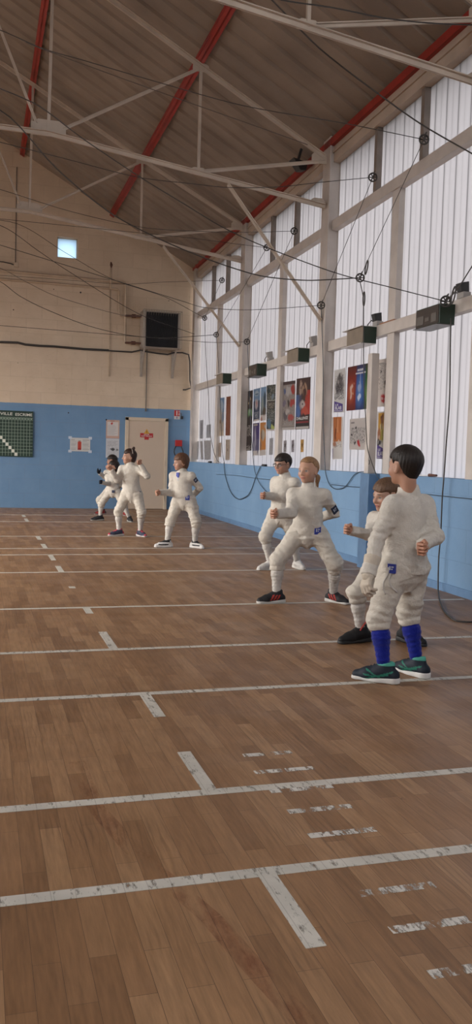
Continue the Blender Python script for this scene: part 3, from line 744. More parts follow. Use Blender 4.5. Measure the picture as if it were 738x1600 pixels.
# speaker hung under the roof by the column
p = at_back(464, 257, 11.35)
t = empty('loudspeaker', tuple(p), 'small black loudspeaker under the roof beside the red purlin', 'loudspeaker')
mb = MB(); c = np.array(p)
mb.hexa([c+np.array(v) for v in ((.02,-.10,-.10),(.12,-.06,-.08),(.12,.10,-.06),(.02,.08,-.08),(-.09,-.12,.05),(.13,-.08,.02),(.13,.12,.03),(-.09,.08,.06))])
mb.build('cabinet', 'black', t, bevel=.008)
MB().bar(c+[.02,0,.07], c+[.06,.0,roof_z(c[0]+.06)-c[2]+.02], .04, .03).build('bracket', 'black', t)

# ---- posters stuck on the glass, printed sheets with some daylight showing through
def poster(label, px, P, group=None, name='poster', n=-.128, bow=0.0):
    q = [at_wall(x, y, n) for x, y in px]            # tl, tr, br, bl
    r_ = empty(name, tuple((q[2]+q[3])/2), label, 'poster', group)
    sheet('printed_sheet', P, [q[3], q[2], q[1], q[0]], 'poster', r_, bow)
    return r_, q
def logo(r_, q, u0, u1, v0, v1):
    """purple slanted badge with white letters at the foot of a poster"""
    tl, tr, br, bl = q
    g = lambda u, v: (bl*(1-u)+br*u)*(1-v)+(tl*(1-u)+tr*u)*v
    nn = np.array([-1, WB, 0])*.003
    MB().prism([g(u0,v0)+nn, g(u1,v0)+nn, g(u1,v0+(v1-v0)*.68)+nn, g(u0,v1)+nn], np.array([-1,0,0])*.001).build('logo_badge', 'logo_purple', r_)
    right = (g(u1,v0)-g(u0,v0)); up = g(u0,v1)-g(u0,v0)
    hgt = np.linalg.norm(up); wid = np.linalg.norm(right)
    text_mesh('lettering', 'LE', hgt*.17, r_, 'white_paper', g(u0,v0)+right*.16+up*.55+nn*1.6, right/wid, up/hgt, wid*.35, .001)
    text_mesh('lettering', 'BLAB', hgt*.30, r_, 'white_paper', g(u0,v0)+right*.14+up*.20+nn*1.6, right/wid, up/hgt, wid*.74, .001)
    MB().add([g(u0+.02,v0+(v1-v0)*.08)+nn*1.6, g(u1-.02,v0+(v1-v0)*.08)+nn*1.6, g(u1-.02,v0+(v1-v0)*.115)+nn*1.6, g(u0+.02,v0+(v1-v0)*.115)+nn*1.6],[(0,1,2,3)]).build('logo_rule', 'white_paper', r_)
def pm(name, c, tr=0.35):
    mt, nt, b, N, L = new_mat(name); b.inputs['Base Color'].default_value = (*c,1); b.inputs['Roughness'].default_value = .6
    t_ = N.new('ShaderNodeBsdfTranslucent'); t_.inputs['Color'].default_value = (*c,1); mx = N.new('ShaderNodeMixShader'); mx.inputs[0].default_value = tr
    L.new(b.outputs[0], mx.inputs[1]); L.new(t_.outputs[0], mx.inputs[2]); L.new(mx.outputs[0], N['Material Output'].inputs['Surface']); return mt
M['logo_purple'] = pm('logo_purple_print', (.085,.05,.24)); M['white_paper'] = pm('white_print', (.72,.72,.72))
W_ = (.60,.585,.57); K = (.05,.045,.045)
# nearest bay
P = Paint(30,60,W_).blob(.55,.78,.28,.14,(.10,.09,.09)).blob(.5,.60,.42,.20,(.09,.08,.085)).blob(.62,.86,.12,.05,(.45,.42,.40)).blob(.4,.70,.10,.05,(.35,.32,.31)).speck(.1,.9,.3,.5,(.20,.19,.2),.45,4).speck(.15,.9,.5,.85,(.25,.23,.23),.25,5)
r_, q = poster('black and white group poster with a purple badge, left of the three colour poster', ((522.8,579),(540,574.5),(538.8,644),(521,645)), P, 'posters on the window glass'); logo(r_, q, .10,.84,.02,.27)
P = Paint(70,64,(.26,.035,.02))
u, v = P.u, P.v
P.mix(np.clip((u-.33)/.07,0,1), (.03,.09,.30)); P.mix(np.clip((u-.66)/.07,0,1), (.03,.12,.035))
P.mix(np.clip((v-.72)/.3,0,1)*.75, (.07,.03,.025)); P.mix(np.clip((.22-v)/.25,0,1)*.55, (.05,.02,.02))
P.mix(np.clip(1-np.hypot((u-.16)/.17,(v-.42)/.30),0,1)*.8, (.62,.20,.09)).mix(np.clip(1-np.hypot((u-.50)/.17,(v-.40)/.42),0,1)*.75, (.18,.36,.66)).mix(np.clip(1-np.hypot((u-.83)/.16,(v-.38)/.34),0,1)*.7, (.32,.48,.18))
P.blob(.17,.43,.045,.19,(.66,.50,.42)).blob(.25,.62,.05,.04,(.40,.12,.07)).blob(.27,.38,.05,.025,(.62,.35,.22)).blob(.50,.52,.075,.13,(.34,.42,.58)).blob(.50,.28,.05,.10,(.58,.66,.76)).blob(.46,.58,.02,.03,(.05,.09,.2)).blob(.84,.50,.035,.20,(.50,.55,.36)).blob(.84,.32,.05,.10,(.60,.64,.44)).blob(.92,.62,.03,.3,(.28,.33,.16)).rect(.515,.53,.6,.8,(.5,.58,.7),.8)
P.rect(.40,.64,.865,.905,(.66,.66,.68)).rect(.33,.72,.80,.835,(.62,.62,.66)).speck(.42,.62,.865,.905,(.3,.3,.4),.3,8)
poster('wide poster in three bands of red, blue and green with pale glowing figures', ((544,574),(584.5,565.5),(581,638.4),(541.6,642)), P, 'posters on the window glass')
P = Paint(36,70,(.60,.55,.51)).speck(.1,.95,.35,.92,(.16,.14,.13),.17,12).speck(.2,.9,.4,.9,(.45,.42,.40),.4,13).blob(.8,.88,.12,.05,K).blob(.3,.72,.10,.04,K).blob(.75,.5,.09,.05,K).blob(.62,.17,.28,.125,(.45,.03,.03)).blob(.5,.17,.10,.05,(.55,.40,.38)).blob(.75,.15,.06,.04,(.55,.4,.38)).rect(.08,.5,.90,.92,(.2,.19,.18))
poster('tall beige sketch poster with a red disc, between the post and the mullion', ((592,562),(608.5,559.5),(604.5,635),(588.7,636)), P, 'posters on the window glass')
P = Paint(28,60,(.60,.575,.55)).rect(.18,.86,.42,1,(.46,.17,.055)).blob(.55,.78,.13,.22,(.58,.27,.12)).blob(.42,.60,.12,.16,(.22,.06,.02)).blob(.62,.55,.2,.12,(.52,.20,.07)).rect(.45,.5,.75,1,(.22,.07,.02)).blob(.3,.36,.2,.08,(.42,.20,.12)).speck(.3,.9,.28,.42,(.3,.28,.27),.25,3).blob(.7,.40,.12,.06,(.60,.48,.38))
r_, q = poster('orange poster with a curled corner and a purple badge, under the black and white one', ((518.5,652),(536.7,651),(535,717),(519.6,718)), P, 'posters on the window glass', bow=.014); logo(r_, q, .06,.76,.03,.26)
P = Paint(50,44,(.54,.50,.475)).speck(.05,.95,.2,.72,(.10,.09,.09),.22,21).speck(.05,.95,.2,.72,(.38,.36,.35),.4,22).blob(.5,.2,.09,.12,(.45,.03,.03)).blob(.3,.22,.06,.06,K).blob(.35,.7,.05,.07,K).rect(.08,.25,.86,.9,(.2,.18,.18)).blob(.14,.48,.07,.06,K).blob(.86,.74,.04,.05,K)
poster('grey sketch poster of a crowd under the three colour poster', ((547,655),(577,652),(576.8,702.6),(546,702.6)), P, 'posters on the window glass')
P = Paint(30,62,(.58,.55,.52)).rect(.14,.96,.40,.98,(.52,.30,.05)).blob(.55,.88,.18,.07,(.20,.08,.03)).blob(.55,.80,.16,.09,(.26,.11,.05)).blob(.55,.66,.24,.12,(.56,.50,.28)).rect(.5,.6,.62,.78,(.2,.09,.03)).blob(.65,.5,.28,.16,(.40,.34,.08)).blob(.25,.52,.2,.16,(.38,.17,.09)).blob(.3,.46,.1,.06,(.56,.42,.36)).blob(.28,.345,.30,.085,(.05,.045,.05)).blob(.2,.36,.08,.03,(.4,.38,.36)).blob(.9,.75,.08,.05,(.3,.2,.05))
r_, q = poster('yellow poster of people in white with a purple badge, right of the post', ((590,644),(603.6,642.5),(601.5,717),(588,717)), P, 'posters on the window glass'); logo(r_, q, .12,.92,.01,.30)
# middle bay
P = Paint(24,90,(.045,.033,.03)).blob(.65,.80,.3,.09,(.10,.075,.06)).blob(.7,.86,.12,.02,(.4,.3,.2)).blob(.45,.78,.1,.02,(.42,.36,.25)).blob(.66,.635,.34,.075,(.18,.30,.16)).blob(.62,.66,.12,.05,(.35,.45,.33)).speck(.2,.85,.24,.42,(.38,.35,.32),.35,31).rect(.1,.9,.045,.055,(.4,.38,.36)).rect(.1,.8,.02,.03,(.4,.38,.36)).speck(.1,.9,.03,.1,(.35,.32,.3),.3,33)
poster('tall narrow black poster with a green figure, leftmost in the middle bay', ((384,612),(395.5,609.6),(393,704),(384,704)), P, 'posters on the window glass')
P = Paint(24,50,(.06,.075,.12)).rect(0,1,.62,1,(.17,.26,.38)).blob(.5,.85,.42,.10,(.34,.40,.44)).blob(.5,.52,.30,.20,(.42,.38,.38)).blob(.5,.52,.08,.14,(.40,.16,.16)).rect(.1,.9,0,.05,(.5,.44,.4)).speck(.2,.8,.1,.28,(.45,.45,.45),.35,41).rect(.3,.75,.8,.84,(.1,.16,.22))
poster('blue poster with a pale oval figure beside the tall black poster', ((396.4,608.4),(406.8,606),(405.6,656.5),(396,658.6)), P, 'posters on the window glass')
P = Paint(24,50,(.15,.17,.15)).grad(.1,.9,(.14,.13,.11),(.22,.33,.46)).blob(.75,.62,.25,.28,(.06,.085,.11)).blob(.35,.5,.2,.28,(.26,.30,.28)).rect(0,1,0,.17,(.52,.47,.44)).blob(.2,.06,.2,.08,(.38,.22,.18)).blob(.7,.28,.3,.15,(.11,.08,.06))
poster('poster of dark figures under a pale blue sky with a white foot strip', ((408,605.4),(416.4,603.8),(415.6,656.5),(407,658)), P, 'posters on the window glass')
P = Paint(34,80,(.06,.065,.06)).speck(0,1,.4,1,(.30,.30,.26),.28,51).blob(.25,.88,.2,.08,(.04,.06,.065)).blob(.7,.75,.2,.07,(.22,.28,.32)).rect(.05,.95,.45,.455,(.55,.54,.5)).rect(.05,.95,.655,.66,(.5,.48,.44)).rect(.1,.9,.47,.64,(.075,.065,.055)).speck(.15,.85,.49,.62,(.42,.38,.33),.3,52).speck(.1,.9,.2,.4,(.35,.36,.34),.35,53).blob(.3,.15,.3,.12,(.12,.20,.28)).blob(.75,.07,.25,.06,(.42,.45,.16)).rect(0,1,0,.035,(.48,.44,.4))
poster('dark poster crowded with lettering against the mullion in the middle bay', ((417,602.2),(431,600.5),(429.3,672.7),(416.6,672.7)), P, 'posters on the window glass')
P = Paint(24,46,(.12,.10,.18)).rect(.55,1,.5,1,(.075,.05,.16)).blob(.4,.5,.14,.42,(.36,.34,.40)).blob(.25,.25,.22,.2,(.24,.23,.28)).rect(0,1,0,.15,(.48,.44,.42)).rect(.1,.7,.92,.96,(.4,.36,.3)).blob(.8,.3,.14,.3,(.10,.09,.16))
poster('purple grey poster with a pale curved shape, below the blue poster', ((395.6,661.7),(405.6,660.4),(404.8,711),(394.8,712)), P, 'posters on the window glass')
P = Paint(24,46,(.46,.22,.07)).blob(.5,.62,.42,.20,(.42,.37,.30)).blob(.3,.62,.12,.18,(.16,.10,.07)).blob(.7,.3,.28,.2,(.50,.22,.06)).rect(0,1,0,.16,(.50,.46,.43)).blob(.15,.3,.12,.2,(.30,.18,.12)).blob(.85,.86,.14,.08,(.42,.40,.36))
poster('orange and white poster right of the purple grey one', ((406.8,660.4),(415.8,659.6),(415.4,711),(405.8,712)), P, 'posters on the window glass')
P = Paint(16,34,(.38,.375,.385)).speck(0,1,0,1,(.28,.275,.29),.4,61)
poster('small faint grey leaflet under the dark lettering poster', ((421.6,685),(427,684),(426.3,710.5),(420.7,711)), P, 'leaflets on the window glass', 'leaflet')
P = Paint(50,84,(.32,.28,.26)).rect(0,1,.93,1,(.09,.06,.06)).rect(0,.08,.5,1,(.07,.05,.06)).speck(0,1,.1,.9,(.22,.19,.18),.3,71).blob(.5,.8,.3,.12,(.42,.39,.38)).blob(.8,.82,.16,.11,(.36,.06,.05)).blob(.2,.8,.09,.06,(.10,.13,.25)).blob(.78,.55,.24,.09,(.38,.07,.06)).blob(.5,.55,.08,.09,(.08,.06,.05)).blob(.3,.3,.22,.12,(.14,.12,.13)).blob(.2,.55,.14,.08,(.2,.17,.22)).blob(.72,.25,.22,.075,(.38,.10,.09)).blob(.45,.38,.2,.06,(.44,.40,.38)).rect(0,1,.06,.065,(.15,.13,.12)).rect(0,1,0,.06,(.46,.43,.41)).rect(0,.02,0,1,(.1,.08,.08)).speck(.2,.8,.1,.16,(.4,.38,.36),.4,72)
poster('large worn collage poster of red and grey figures, left of the portrait poster', ((441.8,597.3),(462,594.3),(460.7,671.3),(439.5,672)), P, 'posters on the window glass')
P = Paint(50,84,(.085,.05,.045)).rect(.62,1,.28,.75,(.42,.06,.045)).mix(np.clip((.45-np.linspace(0,1,50)[None,:]*np.ones((84,1)))/.3,0,1)*((np.linspace(0,1,84)[:,None]>.25)&(np.linspace(0,1,84)[:,None]<.68)), (.09,.13,.27)).blob(.33,.80,.14,.15,(.42,.30,.24)).speck(.15,.85,.3,.95,(.12,.08,.07),.14,73).blob(.62,.78,.17,.15,(.44,.29,.20)).blob(.62,.68,.10,.14,(.10,.05,.04)).blob(.35,.83,.05,.03,(.12,.07,.06)).blob(.58,.84,.04,.05,(.1,.06,.05)).blob(.48,.48,.22,.10,(.46,.40,.38)).blob(.45,.5,.07,.02,(.05,.04,.05)).blob(.65,.36,.28,.10,(.46,.10,.07)).blob(.2,.36,.16,.14,(.10,.17,.36)).rect(.05,.92,.13,.155,(.30,.05,.06)).rect(.05,.95,0,.055,(.48,.45,.43)).rect(.02,.98,.05,.12,(.05,.04,.04)).rect(.0,.98,0,.006,(.06,.05,.05))
r_, q = poster('dark portrait poster in blue and red with white lettering CHALLENGE', ((463.8,592),(485.8,588.7),(483.6,670),(461.5,671.3)), P, 'posters on the window glass')
tl, tr, br, bl = q; rt_ = br-bl; up_ = tl-bl; wd_ = np.linalg.norm(rt_); hg_ = np.linalg.norm(up_)
text_mesh('lettering', 'CHALLENGE', hg_*.055, r_, 'white_paper', bl+rt_*.08+up_*.185+np.array([-.004,0,0]), rt_/wd_, up_/hg_, wd_*.82, .001)
for k, (px, cc, lb) in enumerate(((((443.6,688.5),(448.3,688),(447.6,706.5),(443.2,706.8)),(.20,.185,.19),'grey leaflet, leftmost of three small ones under the portrait posters'),(((455.7,688),(460.2,687.4),(459.6,706.3),(455.4,706.6)),(.19,.175,.19),'grey leaflet, middle one of three under the portrait posters'),(((470,687),(474.9,686.5),(474.4,706.3),(470,706.5)),(.34,.21,.07),'ochre leaflet, rightmost of three under the portrait posters'))):
    P = Paint(14,30,cc).speck(0,1,0,1,tuple(min(1,x*2) for x in cc),.35,80+k).blob(.5,.55,.25,.2,tuple(x*.4 for x in cc))
    poster(lb, px, P, 'leaflets on the window glass', 'leaflet')
# far bay
P = Paint(24,70,(.42,.36,.30)).rect(0,1,.62,1,(.16,.25,.38)).blob(.65,.78,.3,.18,(.36,.42,.48)).blob(.4,.58,.34,.20,(.46,.42,.38)).blob(.15,.65,.15,.06,(.25,.18,.13)).blob(.5,.38,.1,.06,(.25,.16,.1)).rect(0,1,.0,.12,(.50,.42,.34)).blob(.85,.5,.15,.2,(.22,.26,.32))
poster('tall blue and sand coloured poster in the farthest bay', ((339,622.5),(351,621),(349.5,681),(337.8,681.5)), P, 'posters on the window glass')
P = Paint(18,60,(.26,.105,.06)).speck(0,1,0,1,(.20,.075,.045),.35,91).blob(.5,.5,.3,.4,(.30,.13,.08))
poster('tall plain brown poster beside the blue and sand one', ((354,620),(360.8,619),(359.8,680.5),(352.5,680.7)), P, 'posters on the window glass')
P = Paint(18,30,(.45,.38,.32)).rect(.45,.6,.1,.8,(.2,.13,.1)).speck(0,1,0,1,(.36,.3,.25),.3,95)
poster('small beige leaflet with a dark upright stroke in the farthest bay', ((339,692.5),(346,691.5),(345.5,714),(338.5,714)), P, 'leaflets on the window glass', 'leaflet')
P = Paint(18,36,(.44,.37,.31)).blob(.5,.5,.12,.06,(.1,.08,.07)).speck(0,1,0,1,(.35,.29,.24),.3,96)
poster('beige leaflet with a dark spot below the brown poster', ((353,687),(360,686.5),(359,718.6),(352.2,719)), P, 'leaflets on the window glass', 'leaflet')
P = Paint(14,30,(.38,.375,.39)).rect(.25,.4,.2,.85,(.27,.265,.28)).rect(.6,.72,.2,.85,(.28,.27,.29))
poster('narrow grey leaflet, leftmost high one in the farthest bay', ((312.5,657),(317.8,656),(317.3,685),(312.3,685.5)), P, 'leaflets on the window glass', 'leaflet')
P = Paint(18,24,(.40,.40,.42))
poster('plain grey leaflet against the mullion in the farthest bay', ((323,664),(330,663),(329.3,684),(322.3,684.3)), P, 'leaflets on the window glass', 'leaflet')
for px, lb in ((((303.8,690),(311.5,689.3),(309.5,718),(303.2,718)),'grey translucent sheet at the far lower corner of the glass'),(((312.8,689.3),(316.8,689),(318,718),(314,718)),'narrow middle grey translucent sheet at the foot of the farthest bay'),(((318.8,688.7),(330,688),(329.5,718.5),(319.8,718.3)),'wide grey translucent sheet at the foot of the farthest bay')):
    P = Paint(18,24,(.42,.405,.405)).speck(0,1,0,1,(.36,.345,.345),.3,99)
    poster(lb, px, P, 'grey sheets on the glass', 'paper_sheet')

# ---- fencing cable runs: pulleys, wires, hanging leads
def pulley(x, y, n, label, r=.055, mat='wire'):
    c = at_wall(x, y, n)
    t = empty('pulley', tuple(c), label, 'pulley', 'overhead cable pulleys')
    R_ = [np.array([math.cos(a)*.95, -math.cos(a)*.31, math.sin(a)]) for a in np.linspace(0, 2*math.pi, 20, endpoint=False)]
    MB().tube([c+v*r for v in R_], r*.20, 6, closed=True).build('rim', 'wire', t, smooth=True)
    mb = MB()
    for k in range(6):
        a = k*math.pi/3; v = np.array([math.cos(a)*.95, -math.cos(a)*.31, math.sin(a)]); mb.tube([c, c+v*r*.9], r*.13, 5)
    mb.build('spokes', 'wire', t)
    ax = np.array([.31, .95, 0]); MB().cyl(c-ax*.02, c+ax*.02, r*.3, 10).build('hub', 'wire', t)
    MB().bar(c+ax*.018, c+ax*.018+np.array([.02,0,r*1.5]), .018, .005).bar(c-ax*.018, c-ax*.018+np.array([.02,0,r*1.5]), .018, .005).build('bracket', 'wire', t)
    return c
NP = .12
PL = {}
for k, (x, y, lb) in dict(P1=(663,218,'pulley in the upper right pane of the nearest bay'), P2=(583,277,'pulley in the upper left pane of the nearest bay'), P3=(460,361,'pulley high in the middle bay, right one'), P4=(417,387,'pulley high in the middle bay, left one'), P5=(347,438,'pulley high in the farthest bay'), P6=(563,434,'pulley in the left tall pane of the nearest bay with a lead hanging below'), P7=(502,477,'pulley in front of the nearest full column'), P8=(697,471,'spoked pulley just above the nearest scoring box'), P9=(386,534,'pulley at the left edge of the middle bay'), P10=(338,523,'lower right pulley in the farthest bay'), P11=(320,497,'lower left pulley in the farthest bay')).items():
    PL[k] = pulley(x, y, NP, lb, .046 if k == 'P8' else .044)
def smooth_path(pts, n=6):
    P = [np.array(p, float) for p in pts]
    if len(P) < 3: return P
    out = []
    for i in range(len(P)-1):
        p0, p1, p2, p3 = P[max(i-1,0)], P[i], P[i+1], P[min(i+2,len(P)-1)]
        for k in range(n):
            t_ = k/n
            m1 = (p2-p0)*min(1, np.linalg.norm(p2-p1)/max(np.linalg.norm(p1-p0), 1e-6))*.5 if i else (p2-p1)
            m2 = (p3-p1)*min(1, np.linalg.norm(p2-p1)/max(np.linalg.norm(p3-p2), 1e-6))*.5 if i < len(P)-2 else (p2-p1)
            h0, h1_ = 2*t_**3-3*t_**2+1, t_**3-2*t_**2+t_
            out.append(h0*p1+h1_*m1+(1-h0)*p2+(t_**3-t_**2)*m2)
    return out+[P[-1]]
def wire(label, pts, r=.0046, mat='wire', name='overhead_wire', cat='wire', group='overhead wires'):
    pts = [np.array(p, float) for p in pts]; r = r*.8
    o = MB().tube(smooth_path(pts), r, 6).build(name, mat, smooth=True, loc=tuple(pts[0]))
    return tag(o, label, cat, group)
def span(Yp, pix, end=None, x0=-6.5, drop=0.0):
    """wire running across the hall in the plane of its pulley"""
    pts = [at_back(x, y, Yp) for x, y in pix]
    a, b = pts[0], pts[1]; s = (b-a)/(b[0]-a[0])
    far = a + s*(x0-a[0]); far[2] = min(max(far[2], a[2]-.1), roof_z(x0)-.2 if x0 > XL else 5)
    k_ = max(2, int(abs(a[0]-x0)/.8)); pre = [far+(a-far)*i/k_ for i in range(k_)]
    pts = pre+pts
    if end is not None: pts.append(end)
    return pts
wire('wire leading left from the upper right pulley of the nearest bay', span(PL['P1'][1], ((0,47),(67,76),(126,93),(242,127),(380,165),(540,193)), PL['P1']))
wire('wire leading left from the upper left pulley of the nearest bay', span(PL['P2'][1], ((98,247),(216,277),(300,287),(358,293),(435,292),(500,285)), PL['P2']))
wire('wire leading left from the right high pulley of the middle bay', span(PL['P3'][1], ((0,296),(113,331),(221,355),(300,361),(380,363)), PL['P3']))
wire('wire leading left from the left high pulley of the middle bay', span(PL['P4'][1], ((240,366),(300,372),(368,381)), PL['P4']))
wire('wire leading left from the high pulley of the farthest bay', span(PL['P5'][1], ((194,444),(250,441)), PL['P5']))
wire('thick dark sagging wire ending at the pulley of the left tall pane, nearest bay', span(PL['P6'][1], ((0,172),(88,263),(170,331),(240,369),(309,399),(368,420),(413,432),(478,438),(530,436)), PL['P6']), .008)
wire('long wire descending across the trusses to the spoked pulley', span(PL['P8'][1], ((51,160),(130,217),(221,278),(290,320),(339,350),(387,374),(446,398),(530,428),(611,449)), PL['P8']), .0055)
wire('wire leading left from the pulley in front of the column', span(PL['P7'][1], ((290,472),(316,480),(370,484),(420,483)), PL['P7']))
wire('sagging wire before the end wall, ending at the lower right pulley of the end bay', span(PL['P10'][1], ((0,440),(30,462),(69,482),(138,509),(203,524),(258,528)), PL['P10']), .007)
wire('straight wire crossing the end wall below the small window to the lower left pulley', span(PL['P11'][1], ((28,350),(101,394),(175,436),(258,464)), PL['P11']), .006)
wire('wire crossing the heating pipes and passing over the unit heater', span(16.6, ((0,352),(60,392),(101,420),(216,490),(304,522)), None), .007)
wire('faint sagging wire between the heating pipes and the black cable', span(16.9, ((0,419),(40,440),(83,461),(157,484),(194,493)), at_back(222, 494, YB-.3)), .006, 'wire_pale')
wire('wire leading left from the left edge pulley of the middle bay', span(PL['P9'][1], ((280,531),(330,535)), PL['P9']), .005)
wire('dark wire slanting across the roof from the top edge to the right edge', [at_back(380,-40,7.3), at_back(425,0,7.3), at_back(500,76,7.25), at_back(600,153,7.2), at_back(660,195,7.1), at_wall(738,240,.1), at_wall(790,270,.1), at_wall(825,290,-.06)], .008)
wire('dark wire along the top right corner under the nearest truss', [at_back(400,-14,6.6), at_back(440,0,6.6), at_back(520,12,6.6), at_back(600,28,6.6), at_back(670,36,6.6), at_wall(738,39,.12)], .007)
wire('faint wire on the roof ending by the top of the nearest full column', [at_back(40,66,9.9), at_back(67,77,9.9), at_back(140,104,9.9), at_back(278,154,10.0), at_back(380,190,10.1), at_back(481,226,10.45)], .006, 'wire_pale')
wire('wire from the upper right pulley down to the left tall pane, nearest bay', [PL['P1'], at_wall(575,407,NP), PL['P6']])
wire('wire from the upper left pulley down to the column pulley', [PL['P2'], PL['P7']])
wire('wire from the right high pulley down to the left edge of the middle bay', [PL['P3'], PL['P9']])
wire('wire from the left high pulley of the middle bay down into the farthest bay', [PL['P4'], PL['P10']])
wire('wire joining the high and low pulleys of the farthest bay', [PL['P5'], PL['P11']])
wire('wire rising from the spoked pulley to the right edge', [PL['P8'], at_wall(715,452,NP), at_wall(738,416,NP), at_wall(800,320,NP), at_wall(850,250,-.05)], .007)
# tensioners
for (x, y, lb) in ((709,461,'chain link tensioner above the spoked pulley'),(573,418,'green tinged tensioner above the left tall pane pulley'),(569,467,'small ring tensioner below the left tall pane pulley')):
    c = at_wall(x, y, NP); d = np.array([0,-.35,.94]) if x != 569 else np.array([0,0,1.])
    R_ = [c+d*.075*math.cos(a)+np.array([0,.94,.35])*.026*math.sin(a) for a in np.linspace(0,2*math.pi,16,endpoint=False)]
    o = MB().tube(R_, .008, 6, closed=True).build('wire_tensioner', 'wire', smooth=True, loc=tuple(c)); tag(o, lb, 'tensioner', 'wire tensioners')
def hang(label, pix, n=.05, r=.006, mat='wire', extra=None, name='hanging_lead'):
    pts = [at_wall(x, y, n) for x, y in pix]
    if extra: pts += extra
    return wire(label, pts, r, mat, name, 'cable', 'leads hanging on the window side')
hang('long lead hanging from the nearest scoring box and looping onto the floor', ((705,497),(704,545),(703.5,600),(702,640),(698,690),(694.5,740),(691.5,777),(689,836),(685.8,875)), .07, .008, 'wire',
     [np.array(p) for p in (at_floor(685,921,.02), at_floor(688.5,942,.008), at_floor(696,957,.008), at_floor(712.5,970,.008), at_floor(738,971.7,.008), at_floor(790,965,.008), at_floor(850,985,.008))])
hang('lead hanging straight down past the three colour poster', ((563,440),(568,467),(568.5,520),(569,600),(572,660),(574.5,700),(581,722),(588,741)), .12, .007)
hang('wavy lead beside the post below the grey sketch poster', ((576,700),(573,712),(578,722),(572,735),(577,745),(573,755),(576,762)), .06, .005)
hang('lead from the lower left pulley down to the sill, farthest bay', ((320,499),(322,560),(326,620),(328,670),(334,705),(340,720),(345,723)), .03, .006)
hang('lead from the lower right pulley down past the blue and sand poster', ((338,525),(341,560),(344,620),(346,670),(348,710),(351,724)), .03, .006)
hang('thick dark loop of lead hanging against the blue wall below the middle bay', ((350,723),(352,742),(358.6,764),(366,776),(375,780),(388,773.5),(394,763),(399,748),(407,729)), .02, .009, 'cable_blue')
hang('thin lead hanging behind the boy with glasses', ((387,536),(389,590),(392,660),(395,704),(398,734),(404.6,753),(415.5,767),(428,772)), .02, .006, 'cable_blue')
hang('lead from the column pulley looping low behind the blonde child', ((502,479),(505,560),(505,650),(507,700),(509,738),(515,757),(525,764),(540,760),(556,740),(577,736)), .015, .006, 'cable_blue')
hang('lead drooping right of the post behind the dark haired boy', ((586,738),(592,748),(602,756),(616,760)), .13, .006, 'cable_blue')
for pix, lb in ((((338,741),(370,743),(397,747),(425,750)),'thin cable pinned along the blue wall, far stretch'),(((518,757),(545,760),(572,762)),'thin cable pinned along the blue wall between column and post'),(((588,764),(640,770),(662,772),(722,778),(760,782)),'thin cable pinned along the blue wall, nearest stretch')):
    hang(lb, pix, .008, .006, 'cable_blue', None, 'wall_cable')
p = at_wall(677, 744.5, -.03)
t = empty('cable_plug', WP(p[1], 1.055, -.03), 'dark red cable plug lying on the sill behind the dark haired boy', 'plug')
MB().tube([WP(p[1]-.07,1.068,-.03), WP(p[1]+.08,1.068,-.03)], [.011,.016], 8).build('plug_body', 'rust', t)
MB().tube([WP(p[1]+.08,1.068,-.03), WP(p[1]+.3,1.06,-.04), WP(p[1]+.5,1.056,-.05)], .005, 6).build('lead', 'white', t)
for (x, y, lb) in ((328,721,'small black connector on the sill in the farthest bay'),(413,727,'small black connector on the sill behind the boy with glasses')):
    p = at_wall(x, y, -.03); q0 = WP(p[1], 1.052, -.03)
    t = empty('connector', q0, lb, 'connector'); MB().wbox(p[1]-.07,p[1]+.07,1.050,1.085,-.06,-.01).build('body', 'black', t, bevel=.006)
    MB().tube([WP(p[1]+.07,1.068,-.03),WP(p[1]+.16,1.06,-.03)],.006,6).build('lead','wire',t)
# ------------------------------------------------------------------ people: smooth implicit figures meshed with surface nets
def s_rc(p, a, b, ra, rb):
    a = np.asarray(a, float); b = np.asarray(b, float); ab = b-a
    t = np.clip(((p-a)@ab)/max(ab@ab, 1e-9), 0, 1)
    return np.linalg.norm(p-a-t[:, None]*ab, axis=1)-(ra+(rb-ra)*t)
def s_el(p, c, r, A=None):
    q = p-np.asarray(c, float)
    if A is not None: q = q@np.asarray(A).T
    r = np.asarray(r, float); k0 = np.linalg.norm(q/r, axis=1); k1 = np.linalg.norm(q/(r*r), axis=1)
    return np.where(k1 > 1e-6, k0*(k0-1)/np.maximum(k1, 1e-6), -r.min())
def smin(a, b, k):
    h = np.clip(.5+.5*(b-a)/k, 0, 1); return b+(a-b)*h-k*h*(1-h)
def smax(a, b, k): return -smin(-a, -b, k)
def wob(p, f, seed):
    r_ = np.random.RandomState(seed); s = 0
    for k in range(6):
        d = r_.normal(size=3); d /= np.linalg.norm(d); s = s+np.sin(p@(d*f*(0.7+.6*r_.rand()))+r_.rand()*6.3)
    return s/6
